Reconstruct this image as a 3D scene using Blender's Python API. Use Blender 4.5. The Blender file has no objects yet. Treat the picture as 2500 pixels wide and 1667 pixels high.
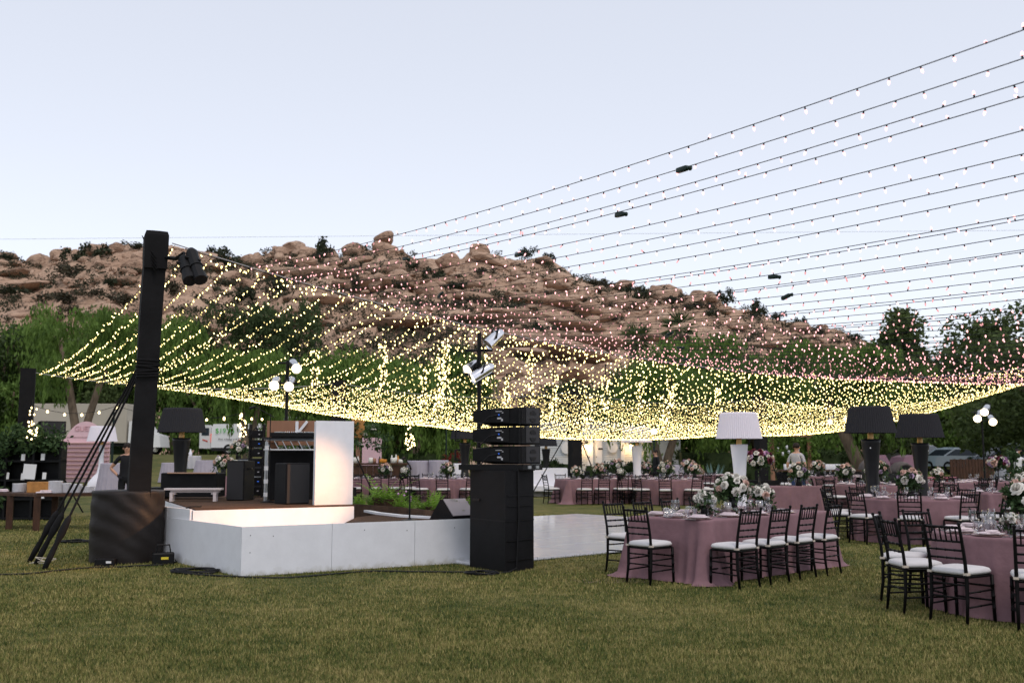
import bpy, bmesh, math, random
import numpy as np
from mathutils import Vector, Matrix, Euler, noise as mnoise
R = math.radians
rnd = random.Random(7)
SC = bpy.context.scene
COL = SC.collection

# ---------------------------------------------------------------- camera
CAM_H = 1.55
TILT = math.atan(277.5 / 2430.0)
cam_data = bpy.data.cameras.new('camera')
cam = bpy.data.objects.new('camera', cam_data)
COL.objects.link(cam)
cam.location = (0, 0, CAM_H)
cam.rotation_euler = (R(90) + TILT, 0, 0)
cam_data.sensor_width = 36.0
cam_data.lens = 35.0
cam_data.clip_start = 0.1
cam_data.clip_end = 6000
cam_data.dof.use_dof = True
cam_data.dof.focus_distance = 12.5
cam_data.dof.aperture_fstop = 2.6
SC.camera = cam

# ---------------------------------------------------------------- sky, sun, exposure
SUN_EL, SUN_AZ = R(60), R(150)      # low glow behind the camera and to its right (azimuth from +Y, clockwise)
world = bpy.data.worlds.new('World')
SC.world = world
world.use_nodes = True
wn = world.node_tree.nodes; wl = world.node_tree.links
bg = wn['Background']
sky = wn.new('ShaderNodeTexSky')
sky.sky_type = 'NISHITA'
sky.sun_disc = False
sky.sun_elevation = SUN_EL
sky.sun_rotation = SUN_AZ
sky.air_density = 1.0
sky.dust_density = 0.7
sky.ozone_density = 1.0
hs = wn.new('ShaderNodeHueSaturation')
hs.inputs['Saturation'].default_value = 0.37
wmix = wn.new('ShaderNodeMix'); wmix.data_type = 'RGBA'; wmix.blend_type = 'MULTIPLY'
wmix.inputs[0].default_value = 1.0
wmix.inputs[7].default_value = (0.985, 0.975, 1.0, 1)
wl.new(sky.outputs[0], hs.inputs['Color'])
wl.new(hs.outputs[0], wmix.inputs[6])
even = wn.new('ShaderNodeMix'); even.data_type = 'RGBA'; even.inputs[0].default_value = 0.55   # flat pale colour mixed in to even the sky out
even.inputs[7].default_value = (3.8, 4.0, 4.5, 1)
wl.new(wmix.outputs[2], even.inputs[6])
wl.new(even.outputs[2], bg.inputs['Color'])
bg.inputs['Strength'].default_value = 0.15
sun_d = bpy.data.lights.new('sun', 'SUN')
sun_d.energy = 0.8
sun_d.angle = R(18)
sun_d.color = (1.0, 0.86, 0.76)
sun = bpy.data.objects.new('sun', sun_d)
COL.objects.link(sun)
sd = Vector((math.sin(SUN_AZ) * math.cos(SUN_EL), math.cos(SUN_AZ) * math.cos(SUN_EL), math.sin(SUN_EL)))
sun.rotation_euler = sd.to_track_quat('Z', 'Y').to_euler()
SC.view_settings.view_transform = 'Standard'
SC.view_settings.look = 'None'
SC.view_settings.exposure = 0.54
SC.view_settings.gamma = 1.0
SC.view_settings.use_curve_mapping = False
SC.render.engine = 'CYCLES'
cy = SC.cycles
cy.use_denoising = True
try: cy.denoiser = 'OPENIMAGEDENOISE'
except Exception: pass
cy.max_bounces = 5; cy.diffuse_bounces = 2; cy.glossy_bounces = 3; cy.transmission_bounces = 3
cy.transparent_max_bounces = 8
cy.sample_clamp_indirect = 2.0
cy.caustics_reflective = False; cy.caustics_refractive = False

# ---------------------------------------------------------------- helpers
def ray(x, y):
    a = (x - 1250.0) / 2430.0; b = (833.5 - y) / 2430.0
    return Vector((a, math.cos(TILT) - b * math.sin(TILT), math.sin(TILT) + b * math.cos(TILT)))
def G(x, y, z=0.0):                 # survey: where a sight line meets the height z
    d = ray(x, y); t = (z - CAM_H) / d.z
    return Vector((d.x * t, d.y * t, z))
def D(x, y, Y):                     # survey: a sight line at distance Y
    d = ray(x, y); t = Y / d.y
    return Vector((d.x * t, Y, CAM_H + d.z * t))

def mat(name, col, rough=0.6, metal=0.0, var=0.0, vscale=8.0, col2=None, bump=0.0, bscale=60.0, spec=0.22, emit=None, estr=0.0, coat=0.0, detail=4.0, trans=0.0, stretch=None):
    m = bpy.data.materials.new(name); m.use_nodes = True
    nt = m.node_tree; N = nt.nodes; L = nt.links
    b = N['Principled BSDF']
    b.inputs['Base Color'].default_value = (*col, 1)
    b.inputs['Roughness'].default_value = rough
    b.inputs['Metallic'].default_value = metal
    b.inputs['Specular IOR Level'].default_value = spec
    if coat: b.inputs['Coat Weight'].default_value = coat
    if trans: b.inputs['Transmission Weight'].default_value = trans
    if emit:
        b.inputs['Emission Color'].default_value = (*emit, 1)
        b.inputs['Emission Strength'].default_value = estr
    tc = None
    if var or bump or col2:
        tc = N.new('ShaderNodeTexCoord')
        vec = tc.outputs['Object']
        if stretch:
            mp = N.new('ShaderNodeMapping'); mp.inputs['Scale'].default_value = stretch
            L.new(vec, mp.inputs['Vector']); vec = mp.outputs[0]
    if var or col2:
        nz = N.new('ShaderNodeTexNoise'); nz.inputs['Scale'].default_value = vscale; nz.inputs['Detail'].default_value = detail
        nz.inputs['Roughness'].default_value = 0.65
        L.new(vec, nz.inputs['Vector'])
        rp = N.new('ShaderNodeValToRGB')
        c2 = col2 if col2 else tuple(min(1, c * (1 + var)) for c in col)
        c1 = col if col2 else tuple(c * (1 - var) for c in col)
        rp.color_ramp.elements[0].position = 0.32; rp.color_ramp.elements[1].position = 0.68
        rp.color_ramp.elements[0].color = (*c1, 1); rp.color_ramp.elements[1].color = (*c2, 1)
        L.new(nz.outputs['Fac'], rp.inputs[0]); L.new(rp.outputs[0], b.inputs['Base Color'])
    if bump:
        n2 = N.new('ShaderNodeTexNoise'); n2.inputs['Scale'].default_value = bscale; n2.inputs['Detail'].default_value = 3
        L.new(vec, n2.inputs['Vector'])
        bp = N.new('ShaderNodeBump'); bp.inputs['Strength'].default_value = bump; bp.inputs['Distance'].default_value = 0.02
        L.new(n2.outputs['Fac'], bp.inputs['Height']); L.new(bp.outputs[0], b.inputs['Normal'])
    return m
def emis(name, col, strength, sample=False, vary=False):
    m = bpy.data.materials.new(name); m.use_nodes = True
    N = m.node_tree.nodes; N.remove(N['Principled BSDF'])
    e = N.new('ShaderNodeEmission'); e.inputs[0].default_value = (*col, 1); e.inputs[1].default_value = strength
    m.node_tree.links.new(e.outputs[0], N['Material Output'].inputs[0])
    if vary:                        # lamps of one string are never equally bright
        g = N.new('ShaderNodeNewGeometry'); mr = N.new('ShaderNodeMapRange'); mr.inputs['To Min'].default_value = strength * .25; mr.inputs['To Max'].default_value = strength * 1.75
        m.node_tree.links.new(g.outputs['Random Per Island'], mr.inputs['Value']); m.node_tree.links.new(mr.outputs[0], e.inputs[1])
    if not sample: m.cycles.emission_sampling = 'NONE'
    return m

class MB:
    """collects simple shapes, then links them as ONE mesh object"""
    def __init__(s): s.v = []; s.f = []; s.mi = []; s.cur = 0
    def add(s, vs, fs):
        o = len(s.v); s.v.extend(tuple(p) for p in vs); s.f.extend(tuple(i + o for i in f) for f in fs); s.mi.extend([s.cur] * len(fs)); return s
    def box(s, c, d, rz=0.0, rx=0.0, ry=0.0, taper=1.0):
        hx, hy, hz = d[0] / 2, d[1] / 2, d[2] / 2
        P = [(-hx, -hy, -hz), (hx, -hy, -hz), (hx, hy, -hz), (-hx, hy, -hz)]
        P += [(x * taper, y * taper, hz) for x, y, z in P]
        M = Euler((rx, ry, rz)).to_matrix(); c = Vector(c)
        return s.add([M @ Vector(p) + c for p in P], [(0, 3, 2, 1), (4, 5, 6, 7), (0, 1, 5, 4), (1, 2, 6, 5), (2, 3, 7, 6), (3, 0, 4, 7)])
    def bevel_box(s, c, d, r, rz=0.0, rx=0.0, ry=0.0):
        hx, hy, hz = d[0] / 2, d[1] / 2, d[2] / 2
        M = Euler((rx, ry, rz)).to_matrix(); c = Vector(c); n = 4
        ring = []
        for sx, sy, a0 in ((1, 1, 0), (-1, 1, 90), (-1, -1, 180), (1, -1, 270)):
            for k in range(n):
                a = R(a0 + 90 * k / (n - 1)); ring.append((sx * (hx - r) + r * math.cos(a), sy * (hy - r) + r * math.sin(a)))
        lev = [(-hz, 1 - r * .6 / max(hx, hy)), (-hz + r * .6, 1), (hz - r * .6, 1), (hz, 1 - r * .6 / max(hx, hy))]
        vs = [M @ Vector((x * k, y * k, z)) + c for z, k in lev for x, y in ring]
        m = len(ring); fs = [tuple(range(m))[::-1], tuple(range(3 * m, 4 * m))]
        for l in range(3):
            for i in range(m):
                j = (i + 1) % m; fs.append((l * m + i, l * m + j, (l + 1) * m + j, (l + 1) * m + i))
        return s.add(vs, fs)
    def tube(s, pts, rad, n=8, cap=True):
        pts = [Vector(p) for p in pts]; m = len(pts)
        rr = rad if isinstance(rad, (list, tuple)) else [rad] * m
        vs = []; up = None
        for i, p in enumerate(pts):
            t = (pts[min(i + 1, m - 1)] - pts[max(i - 1, 0)])
            t = t.normalized() if t.length > 1e-9 else Vector((0, 0, 1))
            if up is None:
                up = Vector((0, 0, 1)) if abs(t.z) < .9 else Vector((1, 0, 0))
            u = t.cross(up); u = u.normalized() if u.length > 1e-6 else Vector((1, 0, 0))
            w = u.cross(t); up = w
            for k in range(n):
                a = 2 * math.pi * k / n
                vs.append(p + (u * math.cos(a) + w * math.sin(a)) * rr[i])
        fs = []
        for i in range(m - 1):
            for k in range(n):
                j = (k + 1) % n; fs.append((i * n + k, i * n + j, (i + 1) * n + j, (i + 1) * n + k))
        if cap: fs.append(tuple(range(n))[::-1]); fs.append(tuple(range((m - 1) * n, m * n)))
        return s.add(vs, fs)
    def lathe(s, prof, n=24, c=(0, 0, 0), M=None, wave=0.0, waves=0, cap=True):
        vs = []; c = Vector(c)
        for r, z in prof:
            for k in range(n):
                a = 2 * math.pi * k / n
                q = r * (1 + (wave * (1 if k % 2 else -1) if waves == 0 else wave * math.sin(waves * a)))
                p = Vector((q * math.cos(a), q * math.sin(a), z))
                vs.append((M @ p if M else p) + c)
        fs = []
        for i in range(len(prof) - 1):
            for k in range(n):
                j = (k + 1) % n; fs.append((i * n + k, i * n + j, (i + 1) * n + j, (i + 1) * n + k))
        if cap:
            if prof[0][0] > 1e-5: fs.append(tuple(range(n))[::-1])
            if prof[-1][0] > 1e-5: fs.append(tuple(range((len(prof) - 1) * n, len(prof) * n)))
        return s.add(vs, fs)
    def prism(s, poly, z0, z1):
        n = len(poly)
        vs = [(x, y, z0) for x, y in poly] + [(x, y, z1) for x, y in poly]
        fs = [tuple(range(n))[::-1], tuple(range(n, 2 * n))] + [(i, (i + 1) % n, n + (i + 1) % n, n + i) for i in range(n)]
        return s.add(vs, fs)
    def mesh(s, name, mats, smooth=False):
        me = bpy.data.meshes.new(name); me.from_pydata(s.v, [], s.f)
        for m in (mats if isinstance(mats, (list, tuple)) else [mats]): me.materials.append(m)
        if max(s.mi, default=0): me.polygons.foreach_set('material_index', s.mi)
        if smooth: me.polygons.foreach_set('use_smooth', [True] * len(me.polygons))
        me.update(); return me
    def build(s, name, mats, parent=None, loc=(0, 0, 0), rz=0.0, smooth=False):
        return obj(name, s.mesh(name, mats, smooth), parent, loc, rz)
def obj(name, me, parent=None, loc=(0, 0, 0), rz=0.0, scale=None):
    o = bpy.data.objects.new(name, me); COL.objects.link(o)
    o.location = loc; o.rotation_euler = (0, 0, rz)
    if scale is not None: o.scale = scale if hasattr(scale, '__len__') else (scale,) * 3
    if parent:
        o.parent = parent; KIDS.setdefault(parent.name, []).append(o)
    return o
def tag(o, label, cat, group=None, kind=None):
    if label: o['label'] = label
    if cat: o['category'] = cat
    if group: o['group'] = group
    if kind: o['kind'] = kind
    return o
def thing(name, label, cat, loc=(0, 0, 0), rz=0.0, group=None, scale=None):
    o = obj(name, None, None, loc, rz, scale); o.empty_display_size = .2
    return tag(o, label, cat, group)
def copy_tree(o, parent=None, loc=None, rz=None, scale=None, label=None, group=None):
    c = o.copy(); COL.objects.link(c)
    if parent: c.parent = parent
    if loc is not None: c.location = loc
    if rz is not None: c.rotation_euler = (0, 0, rz)
    if scale is not None: c.scale = scale if hasattr(scale, '__len__') else (scale,) * 3
    if label: c['label'] = label
    if group: c['group'] = group
    for ch in KIDS.get(o.name, []): copy_tree(ch, c)
    return c
KIDS = {}
def struct(o, label=None):
    o['kind'] = 'structure'
    if label: o['label'] = label
    return o
def smooth_angle(me, ang=40):
    me.polygons.foreach_set('use_smooth', [True] * len(me.polygons))
    bm = bmesh.new(); bm.from_mesh(me)
    for e in bm.edges: e.smooth = len(e.link_faces) == 2 and e.calc_face_angle(0) < R(ang)
    bm.to_mesh(me); bm.free(); me.update()
def fbm(p, oct=4):
    return mnoise.fractal(Vector(p), 1.0, 2.0, oct)
# ================================================================ THE SETTING
def quads_mesh(name, V, mats, mi=None, smooth=False):
    """V: (n, k, 3) array of n loose k-gons"""
    V = np.asarray(V, np.float32); n, k = V.shape[:2]
    me = bpy.data.meshes.new(name)
    me.vertices.add(n * k); me.vertices.foreach_set('co', V.reshape(-1))
    me.loops.add(n * k); me.loops.foreach_set('vertex_index', np.arange(n * k, dtype=np.int32))
    me.polygons.add(n)
    me.polygons.foreach_set('loop_start', np.arange(0, n * k, k, dtype=np.int32))
    try: me.polygons.foreach_set('loop_total', np.full(n, k, dtype=np.int32))
    except Exception: pass
    for m in (mats if isinstance(mats, (list, tuple)) else [mats]): me.materials.append(m)
    if mi is not None: me.polygons.foreach_set('material_index', np.asarray(mi, np.int32))
    me.update(calc_edges=True); me.validate(); return me
def tris_join(name, parts, m, smooth=True):
    """parts: list of (verts (n,3), faces (k,3)) joined in one mesh"""
    vs = np.concatenate([p[0] for p in parts]); off = np.cumsum([0] + [len(p[0]) for p in parts[:-1]])
    fs = np.concatenate([p[1] + o for p, o in zip(parts, off)]).astype(np.int32)
    me = bpy.data.meshes.new(name); n = len(fs)
    me.vertices.add(len(vs)); me.vertices.foreach_set('co', vs.astype(np.float32).reshape(-1))
    me.loops.add(n * 3); me.loops.foreach_set('vertex_index', fs.reshape(-1))
    me.polygons.add(n); me.polygons.foreach_set('loop_start', np.arange(0, n * 3, 3, dtype=np.int32))
    try: me.polygons.foreach_set('loop_total', np.full(n, 3, dtype=np.int32))
    except Exception: pass
    if smooth: me.polygons.foreach_set('use_smooth', np.ones(n, bool))
    me.materials.append(m); me.update(calc_edges=True); return me

# ---- ground and lawn
def lawn_material(name, blades=False):
    m = bpy.data.materials.new(name); m.use_nodes = True
    nt = m.node_tree; N = nt.nodes; L = nt.links; b = N['Principled BSDF']
    b.inputs['Roughness'].default_value = 0.85; b.inputs['Specular IOR Level'].default_value = 0.15
    tc = N.new('ShaderNodeTexCoord')
    def nz(sc, det, stretch=None):
        v = tc.outputs['Object']
        if stretch:
            mp = N.new('ShaderNodeMapping'); mp.inputs['Scale'].default_value = stretch; L.new(v, mp.inputs[0]); v = mp.outputs[0]
        n = N.new('ShaderNodeTexNoise'); n.inputs['Scale'].default_value = sc; n.inputs['Detail'].default_value = det; n.inputs['Roughness'].default_value = .7
        L.new(v, n.inputs['Vector']); return n.outputs['Fac']
    big, mid, fine = nz(.55, 4), nz(3.4, 6, (.8, 1.5, 1)), nz(42, 3)
    a1 = N.new('ShaderNodeMath'); a1.operation = 'MULTIPLY_ADD'; a1.inputs[1].default_value = .55
    L.new(big, a1.inputs[0])
    h = N.new('ShaderNodeMath'); h.operation = 'MULTIPLY_ADD'; h.inputs[1].default_value = .6; L.new(mid, h.inputs[0])
    f = N.new('ShaderNodeMath'); f.operation = 'MULTIPLY_ADD'; f.inputs[1].default_value = .55; f.inputs[2].default_value = -.35
    L.new(fine, f.inputs[0]); L.new(f.outputs[0], h.inputs[2]); L.new(h.outputs[0], a1.inputs[2])
    if blades:                      # every blade a little greener or drier than the next
        g = N.new('ShaderNodeNewGeometry'); rv = N.new('ShaderNodeMath'); rv.operation = 'MULTIPLY_ADD'; rv.inputs[1].default_value = .42; rv.inputs[2].default_value = -.21
        L.new(g.outputs['Random Per Island'], rv.inputs[0]); s2 = N.new('ShaderNodeMath'); s2.operation = 'ADD'; L.new(rv.outputs[0], s2.inputs[0]); L.new(a1.outputs[0], s2.inputs[1]); a1 = s2
    rp = N.new('ShaderNodeValToRGB'); cr = rp.color_ramp
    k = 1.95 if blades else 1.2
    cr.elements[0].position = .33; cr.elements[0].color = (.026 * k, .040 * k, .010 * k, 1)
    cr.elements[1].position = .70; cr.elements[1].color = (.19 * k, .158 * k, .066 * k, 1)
    e = cr.elements.new(.47); e.color = (.075 * k, .083 * k, .022 * k, 1)
    e = cr.elements.new(.58); e.color = (.120 * k, .107 * k, .034 * k, 1)
    L.new(a1.outputs[0], rp.inputs[0]); L.new(rp.outputs[0], b.inputs['Base Color'])
    if not blades:
        bp = N.new('ShaderNodeBump'); bp.inputs['Strength'].default_value = .8; bp.inputs['Distance'].default_value = .04
        L.new(fine, bp.inputs['Height']); L.new(bp.outputs[0], b.inputs['Normal'])
    return m
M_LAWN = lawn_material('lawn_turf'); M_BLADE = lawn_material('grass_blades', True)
M_DIRT = mat('dry_ground', (.20, .15, .10), .95, var=.35, vscale=.15)
M_ROAD = mat('asphalt', (.055, .055, .056), .9, var=.25, vscale=2)
g = MB().add([(-2500, -600, 0), (2500, -600, 0), (2500, 3000, 0), (-2500, 3000, 0)], [(0, 1, 2, 3)]).build('ground', M_DIRT, loc=(0, 0, -.012)); struct(g)
def sstep(a, b, x): t = min(1, max(0, (x - a) / (b - a))); return t * t * (3 - 2 * t)
def lawn_z(x, y):                   # the lawn climbs gently towards the road at the back left
    return 1.6 * sstep(24, 68, y) * sstep(-3, -12, x)
gv = []; gf = []; nx, ny = 100, 100
for j in range(ny + 1):
    for i in range(nx + 1):
        x = -60 + 125 * i / nx; y = -6 + 94 * j / ny
        gv.append((x, y, .012 * fbm((x * .5, y * .5, 0), 3) + lawn_z(x, y)))
for j in range(ny):
    for i in range(nx): a = j * (nx + 1) + i; gf.append((a, a + 1, a + nx + 2, a + nx + 1))
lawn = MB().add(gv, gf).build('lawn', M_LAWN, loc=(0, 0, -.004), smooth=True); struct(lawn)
road = MB().add([(-60, 71.5, 0), (-12.5, 71.5, 0), (-12.5, 80, 0), (-60, 80, 0)], [(0, 1, 2, 3)]).build('road', M_ROAD, loc=(0, 0, 1.625)); struct(road)
rng = np.random.default_rng(3)
def grass():
    n = 700000
    y = 6.3 * (27 / 6.3) ** (rng.random(n) ** 1.25); x = (rng.random(n) - .5) * (1.1 * y + .8)
    h = (.011 + .024 * rng.random(n) ** 1.5); a = rng.random(n) * 6.283; lean = rng.random(n) * 1.3
    clump = np.array([mnoise.noise(Vector((px, py, 5))) for px, py in zip(np.repeat(x[::8] * 2.2, 1), np.repeat(y[::8] * 2.2, 1))])
    h *= 1 + .5 * np.repeat(clump, 8)[:n]
    w = .0021 + .0018 * rng.random(n) + .0003 * (y - 6)
    dx, dy = np.cos(a), np.sin(a); z0 = np.full(n, -.01)
    V = np.zeros((n, 3, 3))
    V[:, 0] = np.stack([x - dy * w, y + dx * w, z0], 1); V[:, 1] = np.stack([x + dy * w, y - dx * w, z0], 1)
    V[:, 2] = np.stack([x + dx * h * lean, y + dy * h * lean, h], 1)
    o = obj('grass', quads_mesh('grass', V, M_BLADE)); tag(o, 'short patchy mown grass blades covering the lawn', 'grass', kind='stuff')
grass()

# ---- rocky hill
RIDGE = [(-700, 640), (-300, 610), (0, 615), (60, 640), (100, 648), (125, 625), (180, 607), (250, 600), (340, 597), (430, 600), (500, 612), (545, 622), (620, 632), (648, 615), (700, 606), (760, 606), (815, 622), (870, 618), (900, 605), (980, 606), (1010, 622), (1060, 630), (1130, 628), (1150, 612), (1215, 612), (1245, 630), (1300, 628), (1345, 636), (1400, 668), (1470, 690), (1560, 706), (1640, 722), (1700, 718), (1745, 728), (1790, 748), (1840, 755), (1880, 775), (1960, 788), (2050, 808), (2130, 838), (2200, 860), (2300, 885), (2420, 915), (2520, 935), (2800, 960), (3200, 980)]
ru = [ray(*p).x / ray(*p).y for p in RIDGE]; re = [ray(*p).z / ray(*p).y for p in RIDGE]
HY0, HY1 = 88.0, 235.0
us = np.linspace(-.9, .9, 1801); det = np.interp(us, ru, re)
kern = np.exp(-np.linspace(-2.2, 2.2, 121) ** 2); kern /= kern.sum()
smo = np.convolve(np.pad(det, 60, mode='edge'), kern, 'valid')
def sstep(a, b, x): t = min(1, max(0, (x - a) / (b - a))); return t * t * (3 - 2 * t)
def hill_z(u, s):
    k = sstep(.78, 1.0, s); i = (u + .9) / 1.8 * 1800
    e = float(np.interp(i, np.arange(1801), det)) * k + float(np.interp(i, np.arange(1801), smo)) * (1 - k)
    top = e * HY1 * (1 - .95 * sstep(.95, 1.5, abs(u))) + CAM_H
    if s <= 1: return top * s ** 1.12
    return top * max(0, 1 - (s - 1) * 2.2)
def hill_pt(u, s):
    Y = HY0 + (HY1 - HY0) * s; return Vector((u * Y, Y, hill_z(u, s)))
def on_hill(x, y):                  # hill point seen along a sight line
    d = ray(x, y); u = d.x / d.y; e = d.z / d.y; lo, hi = .0, 1.0
    for _ in range(30):
        m = (lo + hi) / 2; p = hill_pt(u, m)
        if (p.z - CAM_H) / p.y < e: lo = m
        else: hi = m
    return hill_pt(u, (lo + hi) / 2)
def rock_material(name, scale, c1, c2, c3):
    m = bpy.data.materials.new(name); m.use_nodes = True
    nt = m.node_tree; N = nt.nodes; L = nt.links; b = N['Principled BSDF']
    b.inputs['Roughness'].default_value = .92; b.inputs['Specular IOR Level'].default_value = .15
    g = N.new('ShaderNodeNewGeometry')
    mp = N.new('ShaderNodeMapping'); mp.inputs['Rotation'].default_value = (.35, .5, .3); mp.inputs['Scale'].default_value = (1, .8, 2.6)
    L.new(g.outputs['Position'], mp.inputs[0])
    n1 = N.new('ShaderNodeTexNoise'); n1.inputs['Scale'].default_value = scale; n1.inputs['Detail'].default_value = 8; n1.inputs['Roughness'].default_value = .68
    L.new(mp.outputs[0], n1.inputs['Vector'])
    n2 = N.new('ShaderNodeTexNoise'); n2.inputs['Scale'].default_value = scale * .16; n2.inputs['Detail'].default_value = 4
    L.new(g.outputs['Position'], n2.inputs['Vector'])
    ad = N.new('ShaderNodeMath'); ad.operation = 'MULTIPLY_ADD'; ad.inputs[1].default_value = .6
    sb = N.new('ShaderNodeMath'); sb.operation = 'MULTIPLY_ADD'; sb.inputs[1].default_value = .75; sb.inputs[2].default_value = -.17
    L.new(n2.outputs['Fac'], sb.inputs[0]); L.new(n1.outputs['Fac'], ad.inputs[0]); L.new(sb.outputs[0], ad.inputs[2])
    rp = N.new('ShaderNodeValToRGB'); cr = rp.color_ramp
    cr.elements[0].position = .30; cr.elements[0].color = (*c1, 1); cr.elements[1].position = .66; cr.elements[1].color = (*c3, 1)
    e = cr.elements.new(.45); e.color = (*c2, 1)
    # cracks: the edges of stretched cells, broken up by noise
    m2 = N.new('ShaderNodeMapping'); m2.inputs['Rotation'].default_value = (.35, .45, .3); m2.inputs['Scale'].default_value = (.35, .35, .9); L.new(g.outputs['Position'], m2.inputs[0])
    wv = N.new('ShaderNodeVectorMath'); wv.operation = 'MULTIPLY_ADD'; wv.inputs[1].default_value = (1.6, 1.6, 1.6); L.new(n1.outputs['Color'], wv.inputs[0]); L.new(m2.outputs[0], wv.inputs[2])
    vo = N.new('ShaderNodeTexVoronoi'); vo.feature = 'DISTANCE_TO_EDGE'; vo.inputs['Scale'].default_value = scale * 1.1; L.new(wv.outputs[0], vo.inputs['Vector'])
    ck = N.new('ShaderNodeMapRange'); ck.inputs['From Min'].default_value = .0; ck.inputs['From Max'].default_value = .05; ck.inputs['To Min'].default_value = .35; L.new(vo.outputs['Distance'], ck.inputs['Value'])
    mc = N.new('ShaderNodeMix'); mc.data_type = 'RGBA'; mc.blend_type = 'MULTIPLY'; mc.inputs[0].default_value = 1.0
    L.new(ad.outputs[0], rp.inputs[0]); L.new(rp.outputs[0], mc.inputs[6]); L.new(ck.outputs[0], mc.inputs[7]); L.new(mc.outputs[2], b.inputs['Base Color'])
    bp = N.new('ShaderNodeBump'); bp.inputs['Strength'].default_value = 1.0; bp.inputs['Distance'].default_value = .9
    L.new(n1.outputs['Fac'], bp.inputs['Height']); L.new(bp.outputs[0], b.inputs['Normal'])
    return m
M_ROCK = rock_material('hill_rock', .42, (.21, .130, .084), (.41, .270, .185), (.54, .380, .272))
M_BOULDER = rock_material('boulder_granite', .55, (.24, .150, .10), (.43, .285, .20), (.56, .40, .29))
def build_hill():
    nu, ns = 1180, 130
    S = [1.22 * (j / ns) for j in range(ns + 1)]
    vs = []
    for j, s in enumerate(S):
        for i in range(nu + 1):
            u = -1.5 + 3.0 * i / nu; p = hill_pt(u, s)
            w = sstep(0, .12, s) * (1 - .55 * sstep(.85, 1, s))
            q = Vector((p.x * .05, p.y * .05, p.z * .05))
            r1 = 1 - abs(mnoise.noise(q * 1.3)); r2 = mnoise.turbulence(q * 3.1, 4, False)
            # tilted ledges
            led = (p.x * .22 + p.z * .9 + 4 * mnoise.noise(q * .9)) / 3.4; led = led - math.floor(led)
            p.z += w * (1.6 * (r1 - .6) + 1.5 * (r2 - .6) + 1.5 * (led ** 5 - .2)); vs.append(p)
    fs = [(j * (nu + 1) + i, j * (nu + 1) + i + 1, (j + 1) * (nu + 1) + i + 1, (j + 1) * (nu + 1) + i) for j in range(ns) for i in range(nu)]
    me = MB().add(vs, fs).mesh('hill', M_ROCK); smooth_angle(me, 28)
    return struct(obj('hill', me), 'bare tan granite hillside strewn with boulders and scrub')
hill = build_hill()
def boulder_mesh(seed, sub=2, flat=.75):
    r = random.Random(seed); bm = bmesh.new()
    for _ in range(22):
        v = Vector((r.gauss(0, 1), r.gauss(0, 1), r.gauss(0, 1))).normalized()
        v = Vector([math.copysign(abs(c) ** .75, c) for c in v]) * r.uniform(.75, 1.0)
        bm.verts.new((v.x, v.y * .9, v.z * flat))
    res = bmesh.ops.convex_hull(bm, input=bm.verts)
    bmesh.ops.delete(bm, geom=list({e for e in res['geom_interior'] if isinstance(e, bmesh.types.BMVert)}), context='VERTS')
    bmesh.ops.triangulate(bm, faces=bm.faces[:])
    for k in range(sub - 1):
        bmesh.ops.subdivide_edges(bm, edges=bm.edges[:], cuts=1, use_grid_fill=True)
        bmesh.ops.smooth_vert(bm, verts=bm.verts[:], factor=.34, use_axis_x=True, use_axis_y=True, use_axis_z=True)
        bmesh.ops.triangulate(bm, faces=bm.faces[:])
    for v in bm.verts: v.co += v.co.normalized() * .10 * mnoise.noise(v.co * 2.3 + Vector((seed, 0, 0)))
    me = bpy.data.meshes.new('boulder'); bm.to_mesh(me); bm.free(); me.materials.append(M_BOULDER); smooth_angle(me, 35)
    return me
BOULD = [boulder_mesh(s, 2 if s < 6 else 3, .6 + .1 * (s % 4)) for s in range(9)]
BIG = [(938, 578, 62, 44, 6), (940, 607, 84, 42, 7), (690, 610, 80, 44, 8), (748, 612, 76, 38, 6), (805, 622, 60, 26, 3), (1172, 610, 66, 46, 7), (1200, 628, 120, 44, 8), (1328, 634, 66, 34, 6), (1262, 640, 60, 28, 2), (1716, 722, 64, 38, 6), (255, 608, 62, 28, 7), (352, 622, 90, 62, 8), (250, 640, 56, 36, 6), (70, 690, 160, 40, 8), (150, 625, 60, 30, 4), (925, 680, 118, 66, 7), (855, 660, 90, 40, 8), (556, 668, 80, 48, 6), (610, 690, 74, 30, 7), (500, 620, 50, 30, 5), (300, 680, 90, 40, 8), (250, 675, 60, 40, 3), (180, 690, 46, 30, 5), (30, 660, 90, 26, 8), (600, 852, 240, 60, 8), (960, 775, 330, 60, 8), (720, 745, 150, 40, 7), (1080, 690, 90, 40, 6), (1270, 690, 70, 36, 7), (1400, 720, 80, 36, 8), (1500, 760, 90, 34, 6), (1290, 850, 200, 40, 8), (40, 760, 140, 40, 8), (210, 800, 120, 40, 7), (1620, 770, 70, 30, 7), (1800, 790, 70, 26, 6)]
def put_boulder(p, w, hgt, k, r):
    o = obj('boulder', BOULD[k], hill); o.location = p
    o.scale = (w / 2, w / 2 * r.uniform(.7, 1), hgt / 2 * 1.25); o.rotation_euler = (r.uniform(-.25, .25), r.uniform(-.3, .15), r.uniform(0, 6.28))
    return o
rb = random.Random(11)
for x, y, w, h, k in BIG:
    p = on_hill(x, y + h * .25); m = p.y / 2430
    if y < 640 and h > 30: p.z = D(x, y + h * .1, p.y).z
    put_boulder(p, w * m, h * m, k, rb)
for _ in range(34):                 # broad tilted slabs
    u = rb.uniform(-.5, .35); s = rb.uniform(.2, .85); p = hill_pt(u, s); w = rb.uniform(9, 24)
    o = put_boulder(p + Vector((0, 0, -.2)), w, rb.uniform(1.6, 3.2), rb.choice((6, 7, 8)), rb); o.rotation_euler = (R(-16), rb.uniform(.05, .22), rb.uniform(-.3, .3)); o.scale.y = w * .22
nb = len(BIG) + 34; parts = []
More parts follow.
